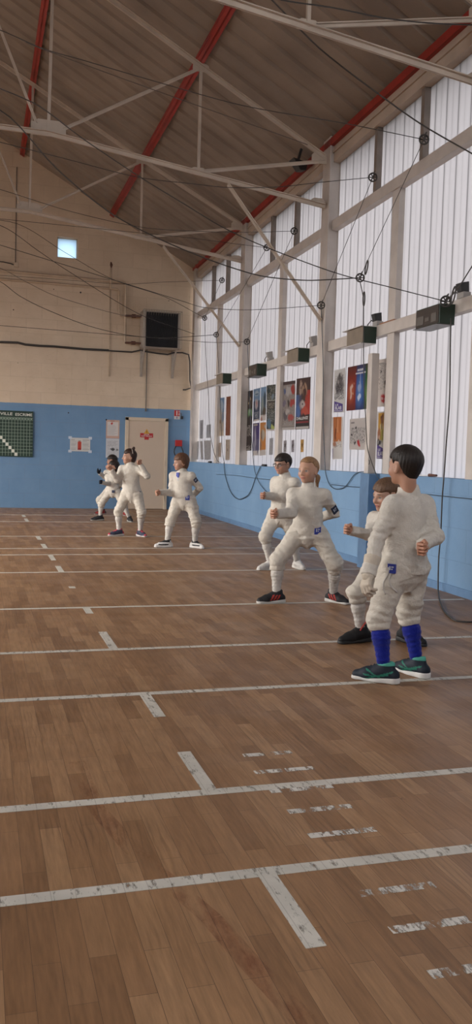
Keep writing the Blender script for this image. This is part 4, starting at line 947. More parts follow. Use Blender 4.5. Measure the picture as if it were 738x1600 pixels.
def surface(f, lo, hi, h):
    lo = np.asarray(lo, float); hi = np.asarray(hi, float); s = 4
    nc = np.ceil((hi-lo)/(h*s)).astype(int)+1; n = nc*s
    cc = np.stack(np.meshgrid(*[lo[i]+h*s*(np.arange(nc[i])+.5) for i in range(3)], indexing='ij'), -1).reshape(-1, 3)
    dc = f(cc).reshape(nc); near = np.abs(dc) < h*s*1.5+.012
    big = lambda a: a.repeat(s, 0).repeat(s, 1).repeat(s, 2)
    D = np.where(big(dc) < 0, -1.0, 1.0); idx = np.argwhere(big(near)); P = lo+h*(idx+.0)
    val = np.empty(len(P))
    for i in range(0, len(P), 200000): val[i:i+200000] = f(P[i:i+200000])
    D[tuple(idx.T)] = val
    S = D < 0
    c8 = [S[i:n[0]-1+i, j:n[1]-1+j, k:n[2]-1+k] for i in (0,1) for j in (0,1) for k in (0,1)]
    cnt = sum(c.astype(np.int8) for c in c8); act = (cnt > 0) & (cnt < 8)
    cells = np.argwhere(act); ids = -np.ones(act.shape, int); ids[tuple(cells.T)] = np.arange(len(cells))
    offs = [(i,j,k) for i in (0,1) for j in (0,1) for k in (0,1)]
    cv = np.stack([D[cells[:,0]+o[0], cells[:,1]+o[1], cells[:,2]+o[2]] for o in offs], 1)
    acc = np.zeros((len(cells), 3)); w = np.zeros(len(cells))
    for a in range(8):
        for b in range(a+1, 8):
            oa, ob = np.array(offs[a]), np.array(offs[b])
            if np.abs(oa-ob).sum() != 1: continue
            va, vb = cv[:, a], cv[:, b]; x = (va < 0) != (vb < 0); t = np.where(x, va/np.where(x, va-vb, 1), 0)
            acc += np.where(x[:, None], oa+(ob-oa)*t[:, None], 0); w += x
    V = lo+h*(cells+acc/w[:, None])
    F = []
    for ax in range(3):
        e1, e2 = [(1,2),(2,0),(0,1)][ax]
        sl = [slice(0, n[i]-1) for i in range(3)]; A = S[tuple(sl)]; sl2 = [slice(1, n[i]) if i == ax else slice(0, n[i]-1) for i in range(3)]
        ed = np.argwhere(A != S[tuple(sl2)]); ed = ed[(ed[:, e1] > 0) & (ed[:, e2] > 0)]
        u = np.zeros(3, int); v = np.zeros(3, int); u[e1] = 1; v[e2] = 1
        g = lambda q: ids[q[:,0], q[:,1], q[:,2]]
        quad = np.stack([g(ed), g(ed-u), g(ed-u-v), g(ed-v)], 1)
        fl = A[tuple(ed.T)]; quad[~fl] = quad[~fl][:, ::-1]
        F.append(quad[(quad >= 0).all(1)])
    return V, np.concatenate(F)[:, ::-1]
def bounds(pts, pad):
    P = np.array(pts, float); return P.min(0)-pad, P.max(0)+pad
def skin_mesh(name, V, F, mat, parent, color=None):
    off = np.array(WORLD[parent.name]); me = bpy.data.meshes.new(name)
    me.from_pydata((V-off).tolist(), [], F.tolist())
    me.polygons.foreach_set('use_smooth', [True]*len(me.polygons))
    if color is not None:
        ca = me.color_attributes.new('Col', 'FLOAT_COLOR', 'POINT')
        ca.data.foreach_set('color', np.c_[color, np.ones(len(V))].astype(np.float32).ravel())
    me.materials.append(M[mat] if isinstance(mat, str) else mat); me.update()
    o = bpy.data.objects.new(name, me); col.objects.link(o); o.parent = parent; WORLD[o.name] = tuple(off)
    return o
def unit(v): v = np.asarray(v, float); return v/max(np.linalg.norm(v), 1e-9)
def ang(deg): return np.array([math.cos(math.radians(deg)), math.sin(math.radians(deg)), 0.0])
UP = np.array([0, 0, 1.0])

def hand_parts(wr, fd, th, side, curl, s=.86, infl=0.0):
    """palm, four fingers of unequal length with three joints, and a thumb; returns round cones"""
    fd = unit(fd); a = unit(np.asarray(th, float)-fd*(np.asarray(th, float)@fd)); pn = unit(np.cross(a, fd))*(1 if side == 'R' else -1)
    out = []; L = .072*s
    rows = [(.030, 1.0), (.010, 1.08), (-.010, 1.0), (-.029, .80)]
    kn = []
    for k, (o, ln) in enumerate(rows):
        b = wr+fd*(L*(1.0-.06*abs(k-1)))+a*o*s; kn.append(b)
        out.append((wr+fd*.006+a*o*s*.62, b, .0125*s+infl, .0105*s+infl))
    rot = lambda t: fd*math.cos(t)+pn*math.sin(t)
    for k, (o, ln) in enumerate(rows):
        t = 0; p = kn[k]; r0 = (.0092, .0092, .0088, .0078)[k]*s+infl
        for j, (seg, c) in enumerate(((.038, curl[0]), (.024, curl[1]), (.019, curl[2]))):
            t += math.radians(c)*(1+.06*(k-1)); q = p+rot(t)*seg*s*ln+a*(o*.08*s); out.append((p, q, r0, r0*.93)); p = q; r0 *= .93
    tb = wr+fd*.018*s+a*.024*s+pn*.006*s
    t1 = tb+unit(fd*.62+a*.55+pn*.55)*.036*s; t2 = t1+unit(fd*.75+a*(.25 if curl[0] < 45 else -.15)+pn*(.35 if curl[0] < 45 else .5))*.027*s; t3 = t2+unit(fd*.6-a*(.05 if curl[0] < 45 else .55)+pn*.35)*.021*s
    out += [(tb, t1, .0125*s+infl, .0102*s+infl), (t1, t2, .0100*s+infl, .0092*s+infl), (t2, t3, .0092*s+infl, .0078*s+infl)]
    return out
FIST, RELAX, OPEN, HALF = (72, 88, 55), (38, 42, 28), (12, 18, 12), (55, 70, 45)

SHOE = {
 'black_red': dict(up=(.016,.015,.017), st=(.42,.045,.035), so=(.55,.53,.50), kind='bars', lin=(.02,.02,.02)),
 'navy_mint': dict(up=(.010,.016,.026), st=(.02,.16,.11), so=(.62,.60,.57), kind='swoosh', lin=(.07,.32,.25)),
 'white_black': dict(up=(.58,.56,.54), st=(.02,.02,.022), so=(.62,.60,.58), kind='band', lin=(.03,.03,.03)),
 'pink_navy': dict(up=(.035,.04,.07), st=(.42,.05,.075), so=(.55,.50,.48), kind='tongue', lin=(.42,.06,.09)),
 'black': dict(up=(.014,.014,.015), st=(.02,.02,.02), so=(.02,.02,.02), kind='none', lin=(.02,.02,.02)),
 'black_pale': dict(up=(.016,.016,.018), st=(.03,.03,.03), so=(.30,.29,.27), kind='none', lin=(.02,.02,.02)),
 'white': dict(up=(.60,.575,.54), st=(.48,.46,.44), so=(.60,.58,.55), kind='band', lin=(.55,.52,.5)),
 'red': dict(up=(.20,.022,.02), st=(.03,.03,.03), so=(.25,.2,.19), kind='tongue', lin=(.05,.02,.02)),
}
def shoe(root, ank, toe, s, style, h, label=None):
    st = SHOE[style]; t = unit([toe[0], toe[1], 0]); sd = np.cross(UP, t); ln = .215*s
    A = np.array([ank[0], ank[1], 0]); heel = A-t*.045*s; tip = A+t*(ln-.045*s-.075*s)*1.0; ball = A+t*.085*s
    tipc = A+t*(ln-.045*s-.030*s)
    def up(p):
        d = s_rc(p, heel+UP*.040*s, A+t*.02*s+UP*.055*s, .034*s, .036*s)
        d = smin(d, s_rc(p, A+t*.01*s+UP*.055*s, ball+UP*.032*s, .038*s, .037*s), .02)
        d = smin(d, s_rc(p, ball+UP*.030*s, tipc+UP*.022*s, .038*s, .026*s), .015)
        d = smin(d, s_rc(p, A-t*.012*s+UP*.06*s, A-t*.008*s+UP*.088*s, .036*s, .037*s), .015)
        d = smin(d, s_rc(p, A-t*.038*s+UP*.05*s, A-t*.044*s+UP*.098*s, .016*s, .010*s), .012)
        d = smax(d, s_el(p, A+UP*.115*s, (.034*s, .034*s, .035*s))*-1, .006)
        return smax(d, .016*s-p[:, 2], .004)
    pts = [heel, tipc, heel+UP*.1*s, tipc]
    V, F = surface(up, *bounds(pts, .06*s), h)
    q = V-A; x = q@t/s; y = q@sd/s; z = V[:, 2]/s
    C = np.tile(np.array(st['up']), (len(V), 1)); S_ = np.array(st['st'])
    if st['kind'] == 'bars':
        for k in range(3):
            xx = x-(-.002+.026*k)+ (z-.045)*.55; C[(np.abs(xx) < .0075) & (z > .026) & (z < .072) & (np.abs(y) > .018)] = S_
    elif st['kind'] == 'swoosh':
        for a, b, w_ in ((.02, .5, .004), (.045, -.35, .004)):
            C[(np.abs((z-a)-(x-.0)*b) < w_) & (np.abs(y) > .02) & (x > -.05) & (x < .09)] = S_
        C[(np.abs(z-.034-.25*(x-.05)**2*8) < .0035) & (np.abs(y) > .02) & (x > -.03) & (x < .1)] = S_
    elif st['kind'] == 'band':
        C[(z > .030) & (z < .046) & (np.abs(y) > .022) & (x > -.01) & (x < .12)] = S_
        if style == 'white_black': C[(z > .066) & (x > -.03)] = S_
    elif st['kind'] == 'tongue':
        C[(np.abs(y) < .022) & (x > .02) & (x < .10)] = S_; C[(x < -.045)] = S_; C[(x > .145)] = S_
    C[(z > .090)] = np.array(st['lin'])
    o = skin_mesh('shoe', V, F, 'shoe', root, C)
    def sole(p):
        q = p-A; x = q@t; y = q@sd; z = p[:, 2]
        p2 = np.c_[x, y, np.zeros(len(p))]
        d2 = smin(s_rc(p2, (-.045*s,0,0), (.03*s,0,0), .036*s, .034*s), s_rc(p2, (.03*s,0,0), (ln-.045*s-.034*s,.0,0), .036*s, .033*s), .03)
        top = (.026+.006*np.clip(-x/s/.05, -1, 1))*s
        return smax(smax(d2, z-top, .006), .0015-z, .004)
    V, F = surface(sole, *bounds([heel, tipc, heel+UP*.03], .055*s), h)
    me = bpy.data.materials.get('sole_'+style)
    if me is None: me = simple('sole_'+style, st['so'], .6)
    so = skin_mesh('sole', V, F, me, o)
    if style in ('navy_mint', 'black', 'black_red', 'white'):
        mb = MB()
        for k in range(4):
            c = A+t*(.035+.017*k)*s+UP*(.092-.0085*k)*s
            mb.tube([c-sd*.022*s-UP*.010*s, c+UP*.004*s, c+sd*.022*s-UP*.010*s], .0028*s, 5)
        mb.build('laces', bpy.data.materials.get('lace_'+style) or simple('lace_'+style, tuple(min(1, v*1.5+.01) for v in st['up']), .7), o)
    return o
def patch(name, root, c, n, up, w, h_, mat='badge', mark=True, th=.004):
    n = unit(n); up = unit(np.asarray(up, float)-n*(np.asarray(up, float)@n)); r = np.cross(up, n)
    mb = MB(); c = np.asarray(c, float)
    q = [c+r*i*w/2+up*j*h_/2 for i, j in ((-1,-1),(1,-1),(1,1),(-1,1))]
    mb.hexa([p-n*.008 for p in q]+[p+n*th for p in q])
    o = mb.build(name, mat, root, bevel=.001)
    if mark:
        mb = MB()
        for i0, i1, j0, j1 in ((-.6,-.2,-.3,.5),(-.05,.6,.2,.5),(-.05,.35,-.25,.0)):
            q = [c+n*(th+.0006)+r*i*w/2+up*j*h_/2 for i, j in ((i0,j0),(i1,j0),(i1,j1),(i0,j1))]; mb.add(q, [(0,1,2,3)])
        mb.build('stitched_mark', 'badge_mark', o)
    return o
def snap(f, p, n, steps=60):
    """walk from outside along -n until the cloth surface is met"""
    n = unit(n); p = np.asarray(p, float)+n*.12
    for _ in range(steps):
        d = float(f(p[None])[0])
        if d < .001: break
        p = p-n*max(d*.7, .001)
    return p
def figure(name, J, cfg):
    J = {k: np.array(v, float) for k, v in J.items()}; S = cfg['S']; h = cfg['h']; k_ = S/1.29
    base = (J['footR']+J['footL'])/2
    root = empty('person', (base[0], base[1], 0), cfg['label'], 'person', 'young fencers in white')
    fh, fch = ang(cfg['hip_yaw']), ang(cfg['chest_yaw'])
    pel, neck = J['pel'], J['neck']; ax = neck-pel; Ls = np.linalg.norm(ax); axu = ax/Ls
    TT = np.array([-.34, -.22, -.10, .02, .20, .42, .62, .78, .90, .97, 1.05])
    WW = np.array([.030, .092, .128, .136, .131, .124, .122, .122, .112, .080, .050])*k_*cfg.get('girth', .88)
    DD = np.array([.055, .084, .102, .106, .102, .098, .097, .094, .084, .068, .046])*k_*cfg.get('girth', .88)**.5
    def torso_frame(p):
        q = p-pel; t = (q@axu)/Ls; tc = np.clip(t, 0, 1)
        fw = fh*(1-tc[:, None])+fch*tc[:, None]; fw = fw-axu*(fw@axu)[:, None]; fw /= np.linalg.norm(fw, axis=1)[:, None]
        rt = np.cross(fw, axu); r = q-(t*Ls)[:, None]*axu
        return t, np.einsum('ij,ij->i', r, rt), np.einsum('ij,ij->i', r, fw)
    def torso(p, sc=1.0, t0=-.34, t1=1.03):
        t, x, y = torso_frame(p); tt = np.clip(t, TT[0], TT[-1]); w = np.interp(tt, TT, WW)*sc; d = np.interp(tt, TT, DD)*sc
        y = y+.012*np.interp(tt, [0, .5, 1], [0, 1, .2])*-1
        e = (np.sqrt((x/w)**2+(y/d)**2)-1)*np.minimum(w, d)
        return np.maximum(e, np.maximum(t0-t, t-t1)*Ls)
    side = 'RL'
    for s in side:
        J['sho'+s] = neck+(J['sho'+s]-neck)*np.array([.88,.88,1])-UP*.014*k_
    sc = {s: J['sho'+s] for s in side}
    def crease(p, f, seed, amp, w=.13):
        q = p*np.array([.6, .6, 2.2]); return -.62*amp*np.clip(1-np.abs(wob(q, f, seed))/(w*1.4), 0, 1)**1.2
    fold = lambda p, a, b, lam, amp, seed, r0=.14: .75*amp*(.5+wob(p, 19, seed+50))*np.sin(((p-a)@unit(b-a))*6.283/lam+6*wob(p, 15, seed))*np.exp(-(np.linalg.norm(p-b, axis=1)/r0)**2)
    # ------------- jacket
    cuff = {s: J['elb'+s]+(J['wri'+s]-J['elb'+s])*1.0 for s in side}
    def jacket(p):
        t, x, y = torso_frame(p)
        ws = .122*k_
        low = (.02-.36*np.clip(1-np.abs(x)/ws, 0, 1)) if cfg.get('vcut', True) else np.full(len(p), -.10)
        d = torso(p, 1.085 if not cfg.get('vcut', True) else 1.065)
        d = np.maximum(d, (low-t)*Ls)
        for s in side:
            d = smin(d, s_rc(p, neck-axu*.045*k_, sc[s], .046*k_, .050*k_), .06*k_)
            up = s_rc(p, sc[s], J['elb'+s], .046*k_, .040*k_)
            fo = s_rc(p, J['elb'+s], cuff[s], .041*k_, .035*k_)
            arm = smin(up, fo, .02)
            arm = arm+fold(p, sc[s], J['elb'+s], .030, .0038, 3)+fold(p, cuff[s], J['elb'+s], .028, .0035, 4)+.0022*wob(p, 60, 8)
            arm = smax(arm, ((p-cuff[s])@unit(cuff[s]-J['elb'+s]))-.004, .004)
            arm = arm+crease(p, 22, 61+cfg['seed'], .0095, .17)
            d = smin(d, arm, .042*k_)
        # stand collar
        ct, cb = neck+UP*.052*k_+ax*0, neck-UP*.02*k_
        hd = unit(J['head']-neck+UP*.02)
        col_ = s_rc(p, neck-hd*.02, neck+hd*.058*k_, .064*k_, .055*k_)
        col_ = smax(col_, ((p-neck)@hd)-.058*k_, .006)
        d = smin(d, col_, .007)
        d = smax(d, -s_rc(p, neck+hd*.040*k_, neck+hd*.10*k_, .044*k_, .049*k_), .004)
        wv = np.interp(t, [-.2, .0, .25, .6, 1], [.6, 1, 1, .55, .3])
        d = d+wv*(.0036*wob(p, 34, 5)+.0020*wob(p, 75, 6))+wv*crease(p, 15, 71+cfg['seed'], .014, .18)+.0045*wob(p*np.array([.5,.5,2.2]), 34, 7)*np.exp(-((t-.1)/.25)**2)
        return d
    pts = [pel-UP*.17, neck+UP*.07]+[sc[s] for s in side]+[J['elb'+s] for s in side]+[cuff[s] for s in side]+[pel+fh*.1, pel-fh*.1, pel+np.cross(fh, UP)*.12, pel-np.cross(fh, UP)*.12]
    V, F = surface(jacket, *bounds(pts, .085*k_), h); skin_mesh('jacket', V, F, 'jacket', root)
    # ------------- breeches
    kc = {s: J['knee'+s]+(J['ank'+s]-J['knee'+s])*cfg.get('cuff', .24) for s in side}
    def breech(p):
        d = torso(p, .94, -.36, .12)
        for s in side:
            hp = J['hip'+s]; th = s_rc(p, hp-UP*.01, J['knee'+s], .082*k_, .064*k_)
            sh = s_rc(p, J['knee'+s], kc[s], .064*k_, cfg.get('cuffr', .058)*k_)
            lg = smin(th, sh, .03)
            lg = lg+fold(p, hp, J['knee'+s], .042, .0060, 11, .15)+fold(p, J['knee'+s], hp, .05, .0045, 12, .13)+.0040*wob(p, 30, 13+cfg['seed'])+.002*wob(p, 70, 14)+crease(p, 12, 81+cfg['seed'], .015, .18)+crease(p, 24, 91+cfg['seed'], .007, .16)+.003
            dn = unit(J['ank'+s]-J['knee'+s]); e = (p-kc[s])@dn
            lg = lg+.004*np.exp(-((e+.032)/.006)**2)-.003*np.exp(-((e+.012)/.016)**2)      # gathered cuff
            lg = smax(lg, e-.006, .006)
            d = smin(d, lg, .055*k_)
        return d
    pts = [pel+UP*.08, pel-UP*.15]+[J['hip'+s] for s in side]+[J['knee'+s] for s in side]+[kc[s] for s in side]
    V, F = surface(breech, *bounds(pts, .12*k_), h); skin_mesh('breeches', V, F, 'breeches', root)
    # ------------- socks and shoes
    fs = cfg.get('foot', 1.0)
    for s in side:
        a, kn = J['ank'+s], J['knee'+s]; dn = unit(a-kn); low = np.array([a[0], a[1], .055])
        def sock(p):
            calf = kn+(a-kn)*.38
            d = smin(s_rc(p, kn, calf, .046*k_, .045*k_), s_rc(p, calf, low, .045*k_, .031*k_), .03)
            return d+.0016*np.sin(((p-kn)@dn)*6.283/.03+2*wob(p, 25, 17))+.001*wob(p, 60, 18)
        V, F = surface(sock, *bounds([kn, a, low], .06), h)
        o = skin_mesh('sock', V, F, cfg.get('sock', 'sock_white'), root)
        if cfg.get('sock') == 'sock_blue': o['label'] = 'royal blue knee sock'
        shoe(root, a, J['toe'+s], cfg.get('foot', 1.0), cfg['shoe'], min(h, .006)*.85)
    # ------------- body: head, neck, limbs in one skin surface
    H = J['head']; hf0 = ang(cfg['head_yaw']); pit = math.radians(cfg.get('head_pitch', 0)); rol = math.radians(cfg.get('head_roll', 0))
    hf = hf0*math.cos(pit)+UP*math.sin(pit); hr = np.cross(hf0, UP); hu = np.cross(hr, hf)
    hr, hu = hr*math.cos(rol)+hu*math.sin(rol), hu*math.cos(rol)-hr*math.sin(rol)
    B = np.array([hr, hf, hu]); q_ = cfg.get('head', 1.0); Hc = H+hu*cfg.get('head_up', 0)
    L2W = lambda v: Hc+q_*(np.array(v, float)@B)
    def head(p):
        q = ((p-Hc)@B.T)/q_
        d = s_el(q, (0,-.012,.028), (.071,.088,.078))
        d = smin(d, s_el(q, (0,.022,-.030), (.056,.062,.066)), .035)
        d = smin(d, s_el(q, (0,.062,-.078), (.022,.018,.016)), .022)
        d = smin(d, s_el(q, (0,.066,.018), (.046,.014,.012)), .02)
        for sx in (-1, 1):
            d = smin(d, s_el(q, (sx*.034,.056,-.026), (.020,.020,.020)), .022)
            d = smax(d, -s_el(q, (sx*.030,.088,-.001), (.017,.014,.011)), .012)
            d = smin(d, s_el(q, (sx*.030,.067,-.002), (.014,.010,.010)), .004)
            ear = s_el(q, (sx*.071,-.004,-.010), (.009,.019,.029)); ear = smax(ear, -s_el(q, (sx*.081,.002,-.008), (.008,.010,.018)), .004)
            d = smin(d, ear, .006)
        d = smin(d, s_rc(q, (0,.080,.008), (0,.098,-.026), .0065, .0105), .012)
        for sx in (-1, 1): d = smin(d, s_el(q, (sx*.011,.088,-.030), (.008,.008,.006)), .006)
        d = smin(d, s_el(q, (0,.080,-.050), (.021,.009,.0055)), .005); d = smin(d, s_el(q, (0,.078,-.060), (.018,.009,.006)), .005)
        d = smax(d, -s_el(q, (0,.090,-.0548), (.020,.010,.0016)), .003)
        return d*q_
    gl = cfg.get('gloves', {})
    def body(p):
        d = head(p)
        hb = L2W((0,-.03,-.07)); d = smin(d, s_rc(p, neck-axu*.05, hb, .046*k_, .042*k_), .025)
        d = smin(d, torso(p, .66, -.22, .93), .02)
        for s in side:
            d = smin(d, s_rc(p, neck-axu*.08, sc[s], .024, .022), .02); d = smin(d, s_rc(p, sc[s], J['elb'+s], .022, .019), .02)
            d = smin(d, s_rc(p, J['elb'+s], J['wri'+s], .019, .018), .015)
            d = smin(d, s_rc(p, J['hip'+s], J['knee'+s], .044*k_, .030*k_), .02); d = smin(d, s_rc(p, J['knee'+s], J['ank'+s], .026*k_, .02*k_), .02)
        return d
    allp = list(J[k] for k in J if not k.startswith('toe')); 
    V, F = surface(body, *bounds(allp+[Hc+UP*.12], .11), min(h, .0062))
    sk = np.array(cfg.get('skin', (.42,.225,.15)))
    q = ((V-Hc)@B.T)/q_; C = np.tile(sk, (len(V), 1))
    def tint(m_, c, a=1.0):
        m_ = np.clip(m_, 0, 1)[:, None]*a; C[:] = C*(1-m_)+np.array(c)*m_
    front = q[:, 1] > .045
    tint((1-np.hypot((np.abs(q[:,0])-.036)/.022, (q[:,2]+.03)/.022))*front, sk*np.array([1.05,.72,.68]), .6)
    tint((1-np.hypot(q[:,0]/.026, (q[:,2]+.055)/.012))*3*front, (.30,.09,.075), .85)
    tint((1-np.hypot((np.abs(q[:,0])-.030)/.022, (q[:,2]-.020-.1*(.03-np.abs(q[:,0])))/.0055))*3*front, cfg['brow'], .85)
    tint((1-np.hypot((np.abs(q[:,0])-.030)/.017, (q[:,2]+.001)/.0105))*3*front, sk*.35, .75)
    tint((1-np.hypot((np.abs(q[:,0])-.030)/.012, (q[:,2]+.001)/.0062))*4*front, (.42,.40,.38), 1)
    tint((1-np.hypot((np.abs(q[:,0])-.030)/.0085, (q[:,2]+.001)/.0068))*4*front, cfg.get('iris', (.03,.018,.012)), 1)
    Vs, Fs, Cs = [V], [F], [C]; nv = len(V)
    for s in side:
        wr = J['wri'+s]; fd = unit(cfg.get('hand_dir'+s, wr-J['elb'+s])); pose = cfg['hand'+s]; th = cfg.get('thumb'+s, UP)
        hs = .92*k_; parts = hand_parts(wr, fd, th, s, pose, hs, .003 if s in gl else 0)
        def hand(p):
            dp = None
            for i_, (a, b, ra, rb) in enumerate(parts):
                dd = s_rc(p, a, b, ra, rb); dp = dd if dp is None else smin(dp, dd, .010 if i_ < 4 else .0035)
            return smin(dp, s_rc(p, wr-fd*.05, wr+fd*.004, .019*k_, .0185*k_), .010)
        pp = [x_ for pr in parts for x_ in pr[:2]]+[wr-fd*.05]
        Vh, Fh = surface(hand, *bounds(pp, .03), cfg.get('hh', .0036))
        if s in gl:
            o = skin_mesh('glove', Vh, Fh, gl[s], root)
            fdn = fd
            cu = lambda p: smax(s_rc(p, wr-fdn*.10*k_, wr+fdn*.01, .047*k_, .034*k_)+.0025*wob(p, 60, 31), -((p-(wr-fdn*.10*k_))@fdn), .004)
            if cfg.get('gauntlet'):
                Vg, Fg = surface(cu, *bounds([wr-fdn*.1, wr+fdn*.02], .07), h*.8); skin_mesh('gauntlet_cuff', Vg, Fg, gl[s], o)
        else:
            Ch = np.tile(sk*np.array([1.02,.93,.90]), (len(Vh), 1)); Vs.append(Vh); Fs.append(Fh+nv); Cs.append(Ch); nv += len(Vh)
    skin_mesh('body', np.concatenate(Vs), np.concatenate(Fs), 'skin', root, np.concatenate(Cs))
    # ------------- hair
    hs_ = cfg['hair']
    hm = bpy.data.materials.get('hair_'+hs_['name']) or hair_mat('hair_'+hs_['name'], hs_['c'])
    def hair(p):
        q = ((p-Hc)@B.T)/q_; th_ = hs_.get('thick', .010)
        g = .0011*np.sin(np.arctan2(q[:,0], q[:,1]+.01)*hs_.get('lock', 22)+q[:,2]*40+3*wob(q, 30, 41))+.0030*wob(q, 60, 43)*1.0+.0040*wob(q, 34, 44)*hs_.get('messy', 1)
        if hs_.get('long'): d = s_el(q, (0,-.013,.030), (.072+th_,.089+th_,.079+th_*1.15))
        else:
            d = smin(s_el(q, (0,-.012,.029), (.071,.088,.079)), s_rc(q, (0,-.026,-.045), (0,-.034,-.12), .045, .036), .035)-th_*(1+.25*np.clip(q[:,2]/.06, 0, 1))
        nape = hs_.get('nape', -.055)
        if hs_.get('long'):
            back = s_el(q, (0,-.030,-.025), (.062+th_*.8,.062+th_*.6,.075)); d = smin(d, back, .02)
        for ex in hs_.get('extra', []): d = smin(d, s_rc(q, ex[0], ex[1], ex[2], ex[3]), .018)
        fr, yc = hs_.get('fringe', .042), hs_.get('side', .012)
        # hairline: forehead above `fringe`, temples behind `side`, above the ears
        yline = yc+.30*np.clip(q[:,2]-.0, -.05, .1)
        keep = np.minimum(q[:,1]-yline, (fr+.05*np.abs(q[:,0])*hs_.get('sweep', -1)+.35*np.clip(q[:,0], -.1, .1)*hs_.get('part', 0))-q[:,2]+.016*wob(q, 85, 48)*hs_.get('jag', 1))
        d = smax(d+g, keep+.004*wob(q, 90, 47), .008)
        d = d+th_*.6*(1-np.clip(-keep/.016, 0, 1))
        if not hs_.get('long'):
            lw = np.interp(q[:,1], [-.10,-.06,-.036,-.020,.012,.019,.05], [nape,nape+.006,nape+.035,.022,.026,-.012,-.010])
            d = d+th_*.9*(1-np.clip((q[:,2]-lw)/.05, 0, 1))
            d = smax(d, lw-q[:,2]+.003*wob(q, 90, 49), .012)
        else: d = smax(d, hs_['long']-q[:,2], .006)
        for ex in hs_.get('add', []): d = smin(d, s_rc(q, ex[0], ex[1], ex[2], ex[3])+g*1.2, ex[4])
        return d*q_
    hp = [L2W(v) for v in ((.1,.1,.14),(-.1,-.13,-.12),(.1,-.13,.14),(-.1,.1,-.12))]+[L2W(e) for ex in hs_.get('add', []) for e in ex[:2]]
    V, F = surface(hair, *bounds(hp, .04), cfg.get('hair_h', min(h*.8, .0050))); o = skin_mesh('hair', V, F, hm, root)
    for kk in cfg.get('props', []): kk(root, L2W, B, jacket, breech, J, dict(fh=fh, fch=fch, pel=pel, neck=neck, axu=axu, Ls=Ls, hf=hf, hr=hr, hu=hu, k=k_))
    return root

# ---- accessories
def waist_badge(t, xr, w=.05, h_=.06, mat='badge', mark=True, on='j', yaw=None):
    def go(root, L2W, B, jk, br, J, K):
        rt = np.cross(K['fh'], UP); n = unit(K['fh']*math.sqrt(max(0, 1-xr*xr))+rt*xr) if yaw is None else ang(yaw)
        p0 = K['pel']+K['axu']*t*K['Ls']+(rt*xr*.11*K['k'] if yaw is None else n*.02)
        c = snap(jk if on == 'j' else (lambda p: np.minimum(jk(p), br(p))), p0+n*.05, n); patch('cloth_badge', root, c+n*.004, n, UP, w, h_, mat, mark)
    return go
def arm_badge(s, f, n_yaw, w=.05, h_=.065, mat='badge_navy'):
    def go(root, L2W, B, jk, br, J, K):
        c = J['sho'+s]+(J['elb'+s]-J['sho'+s])*f; n = ang(n_yaw); a = unit(J['elb'+s]-J['sho'+s]); n = unit(n-a*(n@a))
        patch('arm_badge', root, snap(jk, c, n)+n*.003, n, -a, w, h_, mat, True)
    return go
def glasses(root, L2W, B, jk, br, J, K):
    mb = MB()
    for sx in (-1, 1):
        mb.tube([L2W((sx*.031+.024*math.cos(a), .094-.006*abs(math.cos(a)), .0+.017*math.sin(a))) for a in np.linspace(0, 2*math.pi, 18, endpoint=False)], .0026, 6, closed=True)
        mb.tube([L2W((sx*.055,.088,.004)), L2W((sx*.073,.06,.006)), L2W((sx*.078,.0,.004))], .0024, 5)
    mb.tube([L2W((-.008,.097,.004)), L2W((.008,.097,.004))], .0024, 5)
    mb.build('glasses', 'black', root)
def headband(c):
    def go(root, L2W, B, jk, br, J, K):
        mt = bpy.data.materials.get('pale_hairband') or simple('pale_hairband', c, .5)
        MB().tube([L2W((.088*math.cos(a), -.012+.0*math.sin(a)-.012, .040+.080*math.sin(a))) for a in np.linspace(.15, math.pi-.15, 14)], .0045, 6).build('hairband', mt, root)
    return go
def collar_tag(root, L2W, B, jk, br, J, K):
    n = unit(K['fch']+ang(180)*.6); c = snap(jk, K['neck']-K['axu']*.035+n*.04, n)
    patch('collar_tab', root, c+n*.004, n, UP, .045, .065, 'badge', False)
    patch('collar_tab', root, c-UP*.055+n*.006, n, UP, .030, .035, 'badge_mark', False)
def hair_tie(p, c=(.05,.05,.09)):
    def go(root, L2W, B, jk, br, J, K):
        mt = bpy.data.materials.get('dark_hair_tie') or simple('dark_hair_tie', c, .6)
        P = [L2W(np.array(p)+np.array([0.0, .012*math.cos(a)*.5, .017*math.sin(a)])+np.array([.017*math.cos(a),0,0])) for a in np.linspace(0, 2*math.pi, 12, endpoint=False)]
        MB().tube(P, .006, 6, closed=True).build('hair_tie', mt, root)
    return go
def white_strap(root, L2W, B, jk, br, J, K):
    n = unit(K['fch']-.3*np.cross(K['fch'], UP)*-1); c = K['neck']+UP*.05*K['k']
    rt = np.cross(K['fch'], UP); a = c-rt*.045+K['fch']*.035
    MB().tube([a-UP*.05, a+UP*.005, a+UP*.045-rt*.004], .0045, 6).build('collar_strap', 'white', root)
def red_lace(root, L2W, B, jk, br, J, K):
    a = J['ankR']; t = J['toeR']; s = np.cross(UP, t)
    sd = unit(ang(270)*.8+ang(0)*.2)
    MB().tube([np.array([a[0],a[1],.085])+sd*.045-ang(0)*.035, np.array([a[0],a[1],.17])+sd*.048+ang(0)*.02], .005, 6).build('lace_end', bpy.data.materials.get('red_lace') or simple('red_lace', (.35,.03,.02), .6), root)
def waist_ties(root, L2W, B, jk, br, J, K):
    f = lambda p: np.minimum(jk(p), br(p)); n = unit(ang(250)*.6+ang(180)*.7); p0 = K['pel']+n*.06-UP*.0
    for k, (dx, dz) in enumerate(((.0, 0.0), (.03, .012))):
        P = []
        for i in range(6):
            q = p0+np.cross(UP, n)*(dx+.012*math.sin(i*1.3+k)-.01)+UP*(.03+dz-.034*i); P.append(snap(f, q, n)+n*.003)
        MB().tube(smooth_path(P, 4), .0052, 6).build('waist_tie', 'sock_white', root, smooth=True)
